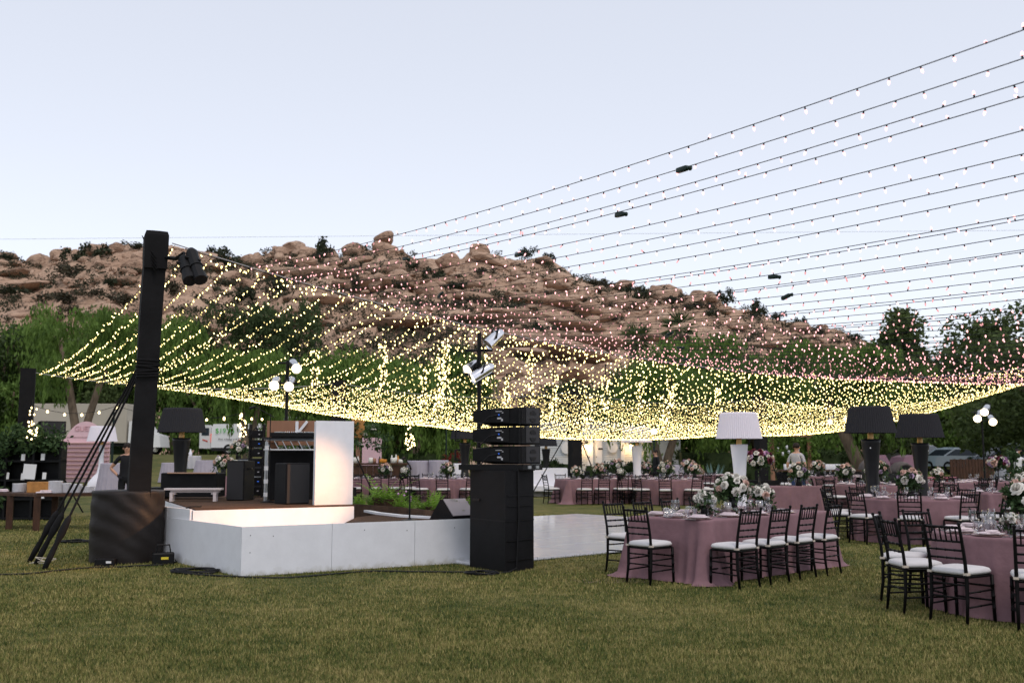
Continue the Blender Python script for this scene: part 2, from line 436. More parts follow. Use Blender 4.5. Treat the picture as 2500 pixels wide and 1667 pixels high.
BV = [(np.array([v.co for v in me.vertices]), np.array([p.vertices for p in me.polygons])) for me in BOULD[:6]]
def in_density(x, y):
    return mnoise.noise(Vector((x * .006, y * .012, 3))) + .3
cand = []
while len(cand) < 1500:
    u = rb.uniform(-.60, .62); s = rb.uniform(.10, 1.0) ** .75
    p = hill_pt(u, s)
    if rb.random() > .12 + 1.3 * mnoise.noise(Vector((p.x * .035, p.z * .07, 3))) + .35 * sstep(.6, 1, s): continue
    size = min(6.5, .7 * rb.paretovariate(1.55)) * (.7 + .5 * s)
    cand.append((size, u, s, p))
cand.sort(key=lambda c: -c[0])
for i, (size, u, s, p) in enumerate(cand):
    hgt = size * rb.uniform(.45, .8)
    p = p + Vector((0, 0, hgt * .12)); k = rb.randrange(6)
    if i < 300 - nb and -.55 < u < .55: put_boulder(p, size, hgt, k, rb)
    else:
        v, f = BV[k]; a = rb.uniform(0, 6.28); ca, sa = math.cos(a), math.sin(a)
        q = v * np.array([size / 2, size / 2 * rb.uniform(.6, 1), hgt / 2 * 1.2]); t = rb.uniform(-.3, .15)
        q = np.stack([q[:, 0], q[:, 1], q[:, 2] + q[:, 0] * t], 1)
        q = np.stack([q[:, 0] * ca - q[:, 1] * sa, q[:, 0] * sa + q[:, 1] * ca, q[:, 2]], 1) + np.array(p)
        parts.append((q, f))
bs = obj('small_boulders', tris_join('small_boulders', parts, M_BOULDER, False), hill); bs['kind'] = 'stuff'

# ---- foliage
def leaf_mat(name, c1, c2, trans=.35):
    m = bpy.data.materials.new(name); m.use_nodes = True
    nt = m.node_tree; N = nt.nodes; L = nt.links; b = N['Principled BSDF']
    b.inputs['Roughness'].default_value = .65; b.inputs['Specular IOR Level'].default_value = .2
    tc = N.new('ShaderNodeTexCoord'); n = N.new('ShaderNodeTexNoise'); n.inputs['Scale'].default_value = 1.1; n.inputs['Detail'].default_value = 7; n.inputs['Roughness'].default_value = .8
    L.new(tc.outputs['Object'], n.inputs['Vector'])
    rp = N.new('ShaderNodeValToRGB'); rp.color_ramp.elements[0].position = .36; rp.color_ramp.elements[1].position = .64
    rp.color_ramp.elements[0].color = (*c1, 1); rp.color_ramp.elements[1].color = (*c2, 1)
    L.new(n.outputs['Fac'], rp.inputs[0]); L.new(rp.outputs[0], b.inputs['Base Color'])
    t = N.new('ShaderNodeBsdfTranslucent'); L.new(rp.outputs[0], t.inputs[0])
    mx = N.new('ShaderNodeMixShader'); mx.inputs[0].default_value = trans
    L.new(b.outputs[0], mx.inputs[1]); L.new(t.outputs[0], mx.inputs[2]); L.new(mx.outputs[0], N['Material Output'].inputs[0])
    return m
M_LEAF_P = leaf_mat('pepper_leaves', (.055, .105, .020), (.17, .27, .055))
M_LEAF_D = leaf_mat('dark_leaves', (.026, .046, .017), (.080, .115, .040))
M_LEAF_O = leaf_mat('olive_leaves', (.045, .070, .024), (.125, .17, .055))
M_SCRUB = leaf_mat('scrub_leaves', (.030, .030, .018), (.085, .075, .045), .2)
M_SCRUBG = leaf_mat('green_scrub_leaves', (.016, .024, .012), (.045, .055, .026), .2)
M_BARK = mat('bark', (.16, .12, .085), .9, var=.4, vscale=5, bump=.6, bscale=14, stretch=(1, 1, .3))
M_FERN = leaf_mat('fern_leaves', (.09, .19, .02), (.22, .36, .05))
M_HEDGE = leaf_mat('hedge_leaves', (.014, .030, .010), (.04, .07, .02))
M_RED_LEAF = leaf_mat('red_leaves', (.10, .012, .012), (.25, .03, .025))
def leaf_quads(cen, rad, n, L, W, droop, seed, squash=(1, 1, 1), shell=.55):
    """n leaf quads spread through balls (cen, rad); droop 1 = hanging straight down"""
    g_ = np.random.default_rng(seed); cen = np.asarray(cen, float); rad = np.asarray(rad, float)
    wgt = rad ** 2; idx = g_.choice(len(cen), n, p=wgt / wgt.sum())
    d = g_.normal(size=(n, 3)); d /= np.linalg.norm(d, axis=1)[:, None]
    rr = shell + (1 - shell) * g_.random(n); P = cen[idx] + d * (rad[idx] * rr)[:, None] * np.array(squash)
    t = g_.normal(size=(n, 3)); t /= np.linalg.norm(t, axis=1)[:, None]
    t = t * (1 - droop) + np.array([0, 0, -1.]) * droop; t /= np.linalg.norm(t, axis=1)[:, None] + 1e-9
    b = np.cross(t, g_.normal(size=(n, 3))); b /= np.linalg.norm(b, axis=1)[:, None] + 1e-9
    l = L * (.6 + .8 * g_.random(n))[:, None]; w = W * (.6 + .8 * g_.random(n))[:, None]
    return np.stack([P, P + t * l * .5 + b * w * .5, P + t * l, P + t * l * .5 - b * w * .5], 1)
def make_tree(seed, kind):
    """unit about 10 m tall; returns (trunk mesh, crown mesh)"""
    r = random.Random(seed); mb = MB(); cen = []; rad = []
    H = 10.0; nl = 7 if kind != 'cone' else 4
    th = H * (.22 if kind != 'cone' else .5); lean = Vector((r.uniform(-.6, .6), r.uniform(-.4, .4), 0))
    mb.tube([(0, 0, -.3), lean * .35 + Vector((0, 0, th * .5)), lean + Vector((0, 0, th))], [.42, .33, .28], 8)
    for i in range(nl):
        a = 6.283 * i / nl + r.uniform(-.4, .4); out = r.uniform(1.6, 3.4) if kind != 'cone' else r.uniform(.4, 1.2)
        top = Vector((math.cos(a) * out, math.sin(a) * out, H * r.uniform(.55, .86)))
        mid = lean + (top - lean) * .5 + Vector((0, 0, .7))
        mb.tube([lean + Vector((0, 0, th * .96)), mid, top], [.2, .12, .04], 6)
        cen.append(top); rad.append(r.uniform(1.0, 1.7)); cen.append(mid + Vector((0, 0, .9))); rad.append(r.uniform(.8, 1.4))
    for i in range(36):
        a = r.uniform(0, 6.283)
        if kind == 'cone':
            z = r.uniform(.22, 1.0); o = (1.05 - z) * 3.4 * r.uniform(.2, 1); cen.append((math.cos(a) * o, math.sin(a) * o, z * H)); rad.append(r.uniform(.5, 1.0) * (1.25 - z * .7))
        else:
            z = r.uniform(.14, .93); o = 4.3 * math.sqrt(max(.05, 1 - ((z - .46) / .52) ** 2)) * r.uniform(.35, 1); cen.append((math.cos(a) * o, math.sin(a) * o, z * H)); rad.append(r.uniform(.7, 1.5))
    cen = [tuple(c) for c in cen]
    Q = leaf_quads(cen, rad, 8200, .42 if kind == 'pepper' else .32, .13 if kind == 'pepper' else .2, .72 if kind == 'pepper' else .2, seed, (1, 1, .9), .35)
    if kind == 'pepper':            # hanging strands under the crown
        strands = []
        for i in range(150):
            c = cen[r.randrange(len(cen))]; a = r.uniform(0, 6.283); o = r.uniform(.4, 1.3)
            x, y, z = c[0] + math.cos(a) * o, c[1] + math.sin(a) * o, c[2] - r.uniform(.3, 1.0)
            for k in range(9): strands.append((x + r.uniform(-.08, .08), y + r.uniform(-.08, .08), z - k * .24))
        Q = np.concatenate([Q, leaf_quads(strands, [.14] * len(strands), len(strands) * 2, .42, .12, .8, seed + 1)])
    lm = {'pepper': M_LEAF_P, 'dark': M_LEAF_D, 'olive': M_LEAF_O, 'cone': M_LEAF_O}[kind]
    return mb.mesh('trunk', M_BARK, True), quads_mesh('crown', Q, lm)
TREES = {k: [make_tree(20 + i * 7 + j * 31, k) for i in range(n)] for j, (k, n) in enumerate((('pepper', 3), ('dark', 2), ('olive', 2), ('cone', 1)))}
def tree(kind, x, ytop, Y, wide, label, group, seed, base_z=0.0):
    """x, ytop: where the crown top is sighted; wide: crown width in metres"""
    t, c = TREES[kind][seed % len(TREES[kind])]; p = D(x, ytop, Y); h = p.z - base_z
    o = thing('tree', label, 'tree', (p.x, Y, base_z), seed * 1.7, group, (wide / 8.6, wide / 8.6, h / 9.9))
    obj('trunk', t, o); obj('crown', c, o); return o
TR = [('dark', 5, 800, 66, 8), ('pepper', 105, 775, 62, 9), ('pepper', 200, 850, 60, 9), ('pepper', 20, 880, 56, 8), ('olive', 265, 760, 84, 9), ('pepper', 310, 870, 62, 9), ('pepper', 440, 760, 70, 7), ('dark', 520, 738, 86, 6), ('dark', 655, 745, 88, 9), ('pepper', 560, 860, 64, 10), ('pepper', 660, 850, 70, 8), ('dark', 725, 720, 92, 5), ('pepper', 780, 880, 66, 8), ('pepper', 870, 845, 68, 9), ('pepper', 960, 880, 66, 9), ('dark', 1075, 830, 74, 8), ('pepper', 1010, 900, 60, 8), ('pepper', 1120, 860, 72, 7), ('pepper', 1560, 925, 66, 8), ('olive', 1500, 900, 78, 8), ('pepper', 1700, 818, 72, 10), ('pepper', 1760, 850, 64, 9), ('olive', 1640, 900, 70, 9), ('pepper', 1850, 880, 60, 9), ('pepper', 1950, 822, 68, 9), ('olive', 2010, 850, 70, 8), ('cone', 2195, 752, 74, 11), ('olive', 2110, 860, 66, 8), ('olive', 2290, 840, 72, 8), ('pepper', 2240, 900, 58, 9), ('pepper', 2390, 830, 62, 8), ('olive', 2475, 748, 56, 9), ('olive', 2560, 800, 50, 8), ('pepper', 2330, 900, 54, 9), ('dark', 1400, 930, 84, 8), ('dark', -60, 790, 64, 9), ('pepper', -230, 810, 84, 12), ('olive', -420, 830, 86, 12), ('pepper', -640, 820, 84, 12), ('pepper', 2700, 800, 60, 10), ('olive', 2880, 820, 64, 10)]
TWHERE = ['at the far left edge of the grove', 'with a tall rounded crown behind the rear left post', 'behind the pink display wall', 'overhanging the bookshelf corner', 'with an open crown high above the box truck', 'behind the cab of the box truck', 'with a narrow crown close behind the tall wrapped post', 'dark and rounded, above the slabs behind the post', 'dark and wide, on the big slab below the ridge', 'behind the charcoal lamp beside the post', 'behind the white rental van', 'small and dark, highest of those on the slab', 'behind the stage lighting pole', 'with a domed top behind the white upright board', 'behind the drinks bar', 'dark, behind the chrome spotlights of the array', 'behind the low rounded pepper tree', 'at the left end of the cottage roof', 'behind the V-shaped trunk', 'below the shorter fan palm', 'with a bright crown right of the taller palm', 'behind the white lamp beside the front table', 'between the palms and the bright crown', 'over the pergola', 'with a bright crown right of the pergola', 'dull green, behind the serving table', '', 'left of the tall pointed tree', 'right of the tall pointed tree', 'behind the thick pale forked trunk', 'drooping over the parked cars', 'tallest at the right edge, against the sky', 'at the right edge beyond the cars', 'drooping beside the dark fence', 'dark, above the cottage roof', 'dark, beyond the left edge of the shelf', 'first beyond the shelf along the road', 'second beyond the shelf along the road', 'third beyond the shelf along the road', 'first beyond the parked cars', 'second beyond the parked cars']
TL = {'pepper': 'bright green drooping pepper tree at the foot of the rocky hill', 'dark': 'dark evergreen tree growing against the boulders of the hill', 'olive': 'dull olive green broad tree at the foot of the hill', 'cone': 'tall pointed green tree rising above the others against the sky'}
for i, (k, x, y, Y, w) in enumerate(TR):
    if (x < 720 or 2180 < x < 2440) and Y < 80: w *= 85 / Y * .95; Y = 83 + i % 3 * 1.5
    tree(k, x, y, Y, w, TL[k] if k == 'cone' else {'pepper': 'green pepper tree ', 'dark': 'evergreen tree ', 'olive': 'olive green tree '}[k] + TWHERE[i], {'pepper': 'pepper trees along the hill', 'dark': 'dark trees against the rocks', 'olive': 'olive green trees along the hill'}.get(k), i, max(0., on_hill(x, 1090).z - 1.2) if Y > 88 else lawn_z(D(x, 1000, Y).x, Y))
# two trees whose leaning trunks stand inside the lawn
def lawn_tree(x, ybase, Y, forks, h, w, label, seed):
    p = D(x, ybase, Y); o = thing('tree', label, 'tree', (p.x, Y, lawn_z(p.x, Y)), 0); r = random.Random(seed); mb = MB(); cen = []; rad = []
    for dx, dy, rr in forks:
        mb.tube([(0, 0, -.2), (dx * .25, dy * .25, h * .22), (dx * .7, dy * .7, h * .5), (dx * 1.3, dy * 1.3, h * .8)], [rr * 1.5, rr * 1.2, rr, rr * .4], 8)
    for i in range(30):
        a = r.uniform(0, 6.283); z = r.uniform(.6, 1.0); q = w / 2 * r.uniform(.2, 1) * (1.25 - z * .6); cen.append((math.cos(a) * q, math.sin(a) * q, z * h)); rad.append(r.uniform(.5, 1.1))
    st = []
    for i in range(120):
        c = cen[r.randrange(30)]; a = r.uniform(0, 6.283); q = r.uniform(.3, 1); z = c[2] - .3
        for k in range(r.randint(4, 10)): st.append((c[0] + math.cos(a) * q, c[1] + math.sin(a) * q, z - k * .22))
    Q = np.concatenate([leaf_quads(cen, rad, 6000, .34, .1, .7, seed, (1, 1, .9), .3), leaf_quads(st, [.13] * len(st), len(st) * 3, .34, .09, .85, seed + 1)])
    mb.build('trunk', M_BARK, o, smooth=True); obj('crown', quads_mesh('crown', Q, M_LEAF_P), o)
lawn_tree(2115, 1160, 46, [(-1.6, .3, .26), (.9, .2, .2)], 6.2, 8, 'pepper tree with a thick pale forked trunk behind the dark lamp heaters', 5)
lawn_tree(1618, 1150, 56, [(-1.1, 0, .2), (1.3, .3, .2)], 6.5, 7, 'pepper tree with a V-shaped trunk in front of the white cottage', 6)
lawn_tree(605, 1110, 52, [(-.5, 0, .16), (.6, .2, .14)], 5.6, 6, 'slim pepper tree beside the white rental van', 7)
lawn_tree(1012, 1135, 58, [(-.3, 0, .14), (.5, .2, .12)], 5.0, 6, 'low rounded pepper tree behind the grey cocktail tables', 8)
lawn_tree(190, 1150, 58, [(-1.2, .2, .22), (1.4, .2, .2)], 8.6, 13, 'wide pepper tree whose strands hang over the box truck', 12)
# fan palms
def palm(x, ytop, Y, seed, label):
    p = D(x, ytop, Y); h = p.z - 1.3; o = thing('palm_tree', label, 'palm', (p.x, Y, 0), seed, 'fan palms below the hill'); r = random.Random(seed)
    MB().tube([(0, 0, -.2), (.1, 0, h * .5), (.05, 0, h)], [.4, .3, .28], 10).build('trunk', M_BARK, o, smooth=True)
    V = []; K = []
    for i in range(64):
        a = r.uniform(0, 6.283); el = r.uniform(-1.2, 1.3); dead = el < -.55; L = r.uniform(1.2, 1.9) * (1 if not dead else .9)
        d = Vector((math.cos(a) * math.cos(el), math.sin(a) * math.cos(el), math.sin(el))); c = Vector((0, 0, h)) + d * L * .45
        s = d.cross(Vector((0, 0, 1))).normalized()
        for k in range(7):
            f = (k - 3) * .3; e = (d + s * f + Vector((0, 0, -.25 - .1 * abs(f)))).normalized()
            n = e.cross(Vector((r.uniform(-1, 1), r.uniform(-1, 1), 1))).normalized() * .06
            V.append([c, c + e * L * .3 + n, c + e * L * .62, c + e * L * .3 - n]); K.append(1 if dead else 0)
    obj('crown', quads_mesh('crown', V, [M_LEAF_O, M_BARK], K), o)
palm(1552, 792, 84, 1, 'shorter fan palm with a shaggy brown skirt below the hill')
palm(1656, 765, 80, 2, 'taller fan palm with a shaggy brown skirt below the hill')

# ---- scrub on the hill
def shrub_mesh(seed, m, n=420):
    r = random.Random(seed); cen = [(r.uniform(-.6, .6), r.uniform(-.6, .6), r.uniform(.15, .7)) for _ in range(9)]
    return quads_mesh('foliage', leaf_quads(cen, [r.uniform(.25, .45) for _ in cen], n, .2, .12, .05, seed, (1, 1, .8), .3), m)
SHR = [shrub_mesh(1, M_SCRUBG), shrub_mesh(2, M_SCRUB), shrub_mesh(3, M_SCRUBG), shrub_mesh(4, M_SCRUB)]
BIGS = [(530, 615, 60, 26, 0), (232, 612, 70, 34, 0), (180, 625, 60, 30, 0), (790, 608, 70, 44, 0), (870, 605, 60, 20, 2), (790, 590, 26, 18, 0), (560, 640, 70, 30, 2), (600, 720, 80, 36, 0), (680, 700, 60, 30, 2), (170, 660, 80, 30, 1), (120, 705, 40, 18, 2), (40, 712, 90, 18, 2), (150, 728, 90, 26, 1), (300, 730, 80, 32, 1), (230, 715, 60, 24, 1), (170, 755, 50, 24, 1), (270, 690, 40, 24, 2), (1290, 620, 50, 24, 2), (1340, 628, 40, 20, 0), (980, 700, 46, 26, 2), (1060, 670, 60, 30, 0), (1120, 700, 60, 20, 2), (865, 690, 30, 50, 1), (1240, 760, 50, 24, 2), (1550, 720, 60, 44, 0), (1615, 715, 40, 24, 2), (1770, 722, 50, 34, 0), (1850, 755, 60, 40, 0), (1955, 792, 40, 34, 0), (1900, 775, 40, 20, 2), (1700, 745, 70, 20, 1), (1450, 690, 60, 20, 1), (1340, 720, 50, 18, 1), (1180, 660, 50, 18, 1), (1010, 650, 60, 18, 0), (700, 660, 50, 20, 2), (20, 630, 40, 20, 2), (330, 600, 60, 14, 2), (1390, 790, 50, 22, 2), (1480, 770, 40, 20, 1), (1310, 800, 40, 26, 0), (640, 760, 50, 24, 0), (260, 770, 60, 30, 1), (420, 700, 70, 34, 1), (1650, 730, 36, 18, 0), (1740, 770, 44, 20, 2), (2000, 810, 40, 18, 1), (2080, 825, 44, 18, 2), (1120, 740, 40, 18, 1), (905, 630, 44, 16, 0)]
rs = random.Random(5)
for x, y, w, h, k in BIGS:
    p = on_hill(x, y + h * .45); m = p.y / 2430
    o = thing('shrub', ('dark green' if k in (0, 2) else 'dry brownish') + ' shrub growing among the boulders on the hillside', 'shrub', p, rs.uniform(0, 6), ('green' if k in (0, 2) else 'brown') + ' shrubs on the hillside', (w * m / 1.7, w * m / 1.7, h * m * 1.25))
    obj('foliage', SHR[k], o)
cen = []; rad = []; mk = []
while len(cen) < 2400:
    u = rs.uniform(-.60, .66); s = rs.uniform(.06, 1.0) ** .8; p = hill_pt(u, s)
    if rs.random() > .45 + 1.2 * mnoise.noise(Vector((p.x * .03, p.z * .06, 9))): continue
    z = rs.uniform(.5, 1.5); cen.append((p.x, p.y, p.z + z * .25)); rad.append(z)
V = leaf_quads(cen, rad, 95000, .42, .3, .0, 77, (1.3, 1, .6), .3)
sc = obj('scrub', quads_mesh('scrub', V, [M_SCRUB, M_SCRUBG], rng.integers(0, 2, len(V)))); tag(sc, 'low dry scrub scattered between the rocks of the hillside', 'scrub', kind='stuff')
# ================================================================ LIGHT CANOPY
M_BLACKCLOTH = mat('black_cloth', (.008, .0078, .0085), .9, var=.3, vscale=3, bump=.25, bscale=9, spec=.25)
M_BLACKMETAL = mat('black_metal', (.005, .005, .0055), .5, var=.2, vscale=6, spec=.2)
M_BLACKPAINT = mat('black_speaker_paint', (.008, .008, .009), .6, var=.25, vscale=4, bump=.15, bscale=220, spec=.13)
M_WIRE = mat('dark_wire', (.008, .010, .010), .6)
M_ROPE = mat('steel_cable', (.35, .34, .34), .5, metal=.6)
M_PLUG = mat('green_plug', (.010, .028, .022), .4)
M_BULB_A = emis('bulb_amber', (1.0, .78, .30), 3.6, vary=True)
M_BULB_B = emis('bulb_rose', (1.0, .46, .46), 1.35, vary=True)  # rose tint puts the lens's colour fringe into the warm-white bulbs
M_BULB_F = emis('bulb_festoon', (1.0, .74, .34), 5.0)
CDIR = Vector((.8713, .4907, 0)); SDIR = Vector((-.545, .839, 0))   # along the support cables; away along the strings
P1 = Vector((-5.30, 14.65, 0)); P2 = P1 + SDIR * 13.5
def cable1(t): return P1 + CDIR * t + Vector((0, 0, 4.77 - .232 * t + .00872 * t * t))
SPAN = 8.5
def cable2(t):
    k = (t / SPAN) % 1.0
    return P2 + CDIR * t + Vector((0, 0, 3.72 - 1.2 * k * (1 - k)))
def cable0(t): return P1 - SDIR * 26 + CDIR * t + Vector((0, 0, 4.77 - .232 * t + .00872 * t * t))
def string_pt(t, r):
    """r < 0: near bay, towards and over the camera; r > 0: far bay"""
    a = cable1(t)
    if r >= 0:
        b = cable2(t); k = r / 13.5; sag = .35 + .95 * sstep(1, 9, t) + .05 * sstep(9, 16, t) - .5 * sstep(20, 27, t)
    else:
        b = cable0(t); k = -r / 26.0; sag = .70
    p = a.lerp(b, k); p.z -= 4 * sag * k * (1 - k); return p
# bulb: dark socket, then a small pointed lamp, hanging along -Z
BPROF_S = [(.006, 0), (.007, -.022)]
BPROF_B = [(.006, -.020), (.0095, -.032), (.0075, -.046), (.002, -.056)]
def bulb_arrays(prof, n):
    v = np.array([(r * math.cos(6.2832 * k / n), r * math.sin(6.2832 * k / n), z) for r, z in prof for k in range(n)])
    f = []
    for i in range(len(prof) - 1):
        for k in range(n):
            j = (k + 1) % n; a, b, c, d = i * n + k, i * n + j, (i + 1) * n + j, (i + 1) * n + k; f += [(a, b, c), (a, c, d)]
    return v, np.array(f)
BS_V, BS_F = bulb_arrays(BPROF_S, 4); BB_V, BB_F = bulb_arrays(BPROF_B, 6)
def bulb_rows(parent, pts, m, seed, scale=1.0):
    """the lamps of one string as one part (too many and too small to pick out)"""
    if not pts: return
    r = random.Random(seed); pb = []; ps = []
    for p in pts:
        up = r.random() < .22
        M = Euler((r.uniform(-.7, .7) + (2.6 if up else 0), r.uniform(-.7, .7), r.uniform(0, 6))).to_matrix()
        A = np.array(M).T * scale
        pb.append((BB_V @ A + np.array(p), BB_F)); ps.append((BS_V @ A + np.array(p), BS_F))
    o = obj('bulbs', tris_join('bulbs', pb, m), parent); o['kind'] = 'stuff'
    o = obj('sockets', tris_join('sockets', ps, M_WIRE), parent); o['kind'] = 'stuff'
near_bulb = MB(); near_bulb.lathe(BPROF_S, 8); near_bulb.cur = 1; near_bulb.lathe(BPROF_B, 8)
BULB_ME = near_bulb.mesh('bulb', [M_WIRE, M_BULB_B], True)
plug_me = MB().bevel_box((0, 0, -.02), (.12, .034, .038), .009).tube([(.06, 0, -.02), (.09, 0, -.03)], [.015, .021], 8).mesh('plug', M_PLUG, True)
def in_view(p, m=30):
    d = p.y * math.cos(TILT) + (p.z - CAM_H) * math.sin(TILT)
    if d < 1: return False
    x = 1250 + 2430 * p.x / d; y = 833.5 - 2430 * ((p.z - CAM_H) * math.cos(TILT) - p.y * math.sin(TILT)) / d
    return -m < x < 2500 + m and -m < y < 1667 + m
first_long = False; near_left = [298]; rl = random.Random(21); t = .25; si = 0; PLUGS = {5: -9.5, 7: -8.2, 6: -4.2, 8: -6.0, 11: -2.5, 14: -8.0, 17: -7.5, 22: -4.0, 27: -3.0, 33: -1.5}
while t < 26.2:
    lab = 'outermost dark wire string of the light canopy, highest against the open sky' if t > 1.1 and not first_long else 'sagging dark wire string of small warm bulbs in the overhead light canopy'
    ls = thing('light_string', lab, 'string lights', cable1(t), 0, None if t > 1.1 and not first_long else 'parallel light strings of the canopy')
    first_long = first_long or t > 1.1
    off = Vector(ls.location); b0 = rl.uniform(-.15, .15)
    rs_ = ([-26 + 26 * k / 52 for k in range(53)] if t > 1.1 else [0]) + [13.5 * k / 24 for k in range(1, 25)]
    tw = [b0 * max(0, -r / 26) for r in rs_]
    MB().tube([string_pt(t + w, r) - off for r, w in zip(rs_, tw)], .0034, 4, False).build('wire', M_WIRE, ls)
    if si in PLUGS:
        r = PLUGS[si]; o = obj('plug', plug_me, ls, string_pt(t, r) - off, R(-60)); o.rotation_euler = (0, R(rl.uniform(-30, 10)), R(-57))
    pa = []; pb_ = []; r = rl.uniform(0, .2)
    while r < 13.4: pa.append(string_pt(t, r) - off); r += .15 + rl.uniform(-.025, .025)
    r = -rl.uniform(.05, .2)
    while r > (-15 if t > 1.1 else 0):
        p = string_pt(t + b0 * (-r / 26), r)
        if in_view(p):
            if p.length < 10.5 and near_left[0] > 0:
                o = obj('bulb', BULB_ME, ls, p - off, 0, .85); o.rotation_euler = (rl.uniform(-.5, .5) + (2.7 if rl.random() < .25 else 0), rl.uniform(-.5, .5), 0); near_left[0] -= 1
            else: pb_.append(p - off)
        r -= .215 + rl.uniform(-.03, .03)
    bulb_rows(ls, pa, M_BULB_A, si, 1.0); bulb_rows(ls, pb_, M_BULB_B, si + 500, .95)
    si += 1; t += rl.choice([.27, .30, .34, .12]) if t > 1.5 else .28
for k in range(76):                 # the far bay carries twice as many strings
    t = 4.8 + .283 * k + rl.uniform(-.05, .05); off = cable1(t)
    ls = thing('light_string', 'close-set string of small warm bulbs between the front and rear support cables', 'string lights', off, 0, 'infill strings of the far bay')
    MB().tube([string_pt(t, 13.5 * j / 18) - off for j in range(19)], .0034, 4, False).build('wire', M_WIRE, ls)
    pa = []; r = rl.uniform(0, .3)
    while r < 13.4: pa.append(string_pt(t, r) - off); r += .15 + rl.uniform(-.03, .03)
    bulb_rows(ls, pa, M_BULB_A, 2000 + k, 1.0)
# support cables
for fn, a, b, lab in ((cable1, 0.2, 26.5, 'grey support cable sagging from the tall cloth-wrapped post across the canopy'), (cable2, 0, 26, 'grey support cable running along the row of rear posts'), (cable0, 0, 26.5, 'grey support cable carrying the near ends of the light strings')):
    o0 = fn(a); c = tag(MB().tube([fn(a + (b - a) * k / 60) - o0 for k in range(61)], .009, 5, False).build('support_cable', M_ROPE, loc=o0), lab, 'cable')
# extra lamps wound along the front cable
pts = []; r = .4
ls = thing('light_string', 'dense light string wound along the sagging front support cable', 'string lights', cable1(.4))
while r < 24: p = cable1(r) - Vector(ls.location); pts.append(p + Vector((rl.uniform(-.04, .04), rl.uniform(-.04, .04), rl.uniform(-.09, .02)))); r += .075
MB().tube([cable1(.4 + 24 * k / 60) - Vector(ls.location) - Vector((0, 0, .02)) for k in range(61)], .006, 4, False).build('wire', M_WIRE, ls)
bulb_rows(ls, pts, M_BULB_A, 901, 1.2)
# vertical drops
for i, (tt, rr, ln) in enumerate([(4.1, 1.0, 1.1), (4.9, .2, 1.3), (5.0, .6, 1.35), (5.3, 1.8, .9), (5.7, .3, .8), (6.0, 2.6, .7), (6.6, .2, .9), (6.9, 1.5, .8), (7.2, 3.0, .6), (7.5, .8, .9), (7.9, 2.2, .6), (8.4, .4, .9), (8.8, 1.5, .7), (9.4, .6, .8), (9.9, .3, .9), (10.4, 1.1, .7), (3.4, 2.4, .9), (11.2, .4, .8)]):
    a = string_pt(tt, rr); o = thing('light_drop', 'vertical strand of clustered warm bulbs hanging down from the canopy', 'string lights', a, 0, 'vertical light drops')
    MB().tube([(0, 0, 0), (.01, 0, -ln)], .011, 5).build('wire', M_WIRE, o)
    bulb_rows(o, [Vector((rl.uniform(-.07, .07), rl.uniform(-.07, .07), -rl.uniform(.15, 1) * ln)) for _ in range(int(44 * ln))], M_BULB_A, 700 + i, 1.3)
# festoon with larger lamps strung below the canopy, with three dangling bunches
FEST_ME = MB().lathe([(.012, .03), (.03, 0), (.03, -.02), (.012, -.045)], 10).mesh('bulb', M_BULB_F, True)
def festoon(pts, lab, step, sag):
    o = thing('festoon_string', lab, 'string lights', pts[0]); line = []
    for a, b in zip(pts, pts[1:]):
        n = max(2, int((b - a).length / step))
        for k in range(n + (b is pts[-1])):
            f = k / n; p = a.lerp(b, f); p.z -= 4 * sag * f * (1 - f); line.append(p - pts[0])
    MB().tube(line, .006, 4, False).build('wire', M_WIRE, o)
    for p in line: obj('bulb', FEST_ME, o, p - Vector((0, 0, .03)))
festoon([D(75, 987, 26), D(285, 991, 26), D(590, 1010, 27)], 'festoon of round bulbs strung low behind the tall wrapped post', .43, .22)
festoon([D(505, 1021, 29), D(590, 1008, 29), D(640, 1020, 29)], 'short festoon of round bulbs near the pepper tree beside the van', .42, .06)
festoon([D(960, 1014, 27), D(1060, 1024, 27), D(1150, 1015, 27)], 'short festoon of round bulbs above the low pepper tree', .30, .05)
for x, y0, y1, Y, lab in ((80, 975, 1075, 24, 'bunch of glowing bulbs trailing down beside the rear left post'), (592, 1005, 1065, 29, 'bunch of glowing bulbs trailing down the slim pepper tree trunk'), (1003, 1020, 1100, 24, 'bunch of glowing bulbs dangling above the microphone stand')):
    a, b = D(x, y0, Y), D(x, y1, Y); o = thing('light_drop', lab, 'string lights', a); MB().tube([(0, 0, 0), b - a], .012, 5).build('wire', M_WIRE, o)
    for k in range(26): q = (b - a) * (.1 + .9 * rl.random() ** .8); obj('bulb', FEST_ME, o, q + Vector((rl.uniform(-.12, .12), rl.uniform(-.1, .1), 0)), 0, .62)

# ---- posts
def guy(mb, a, b, r): return mb.tube([a, b], r, 6)
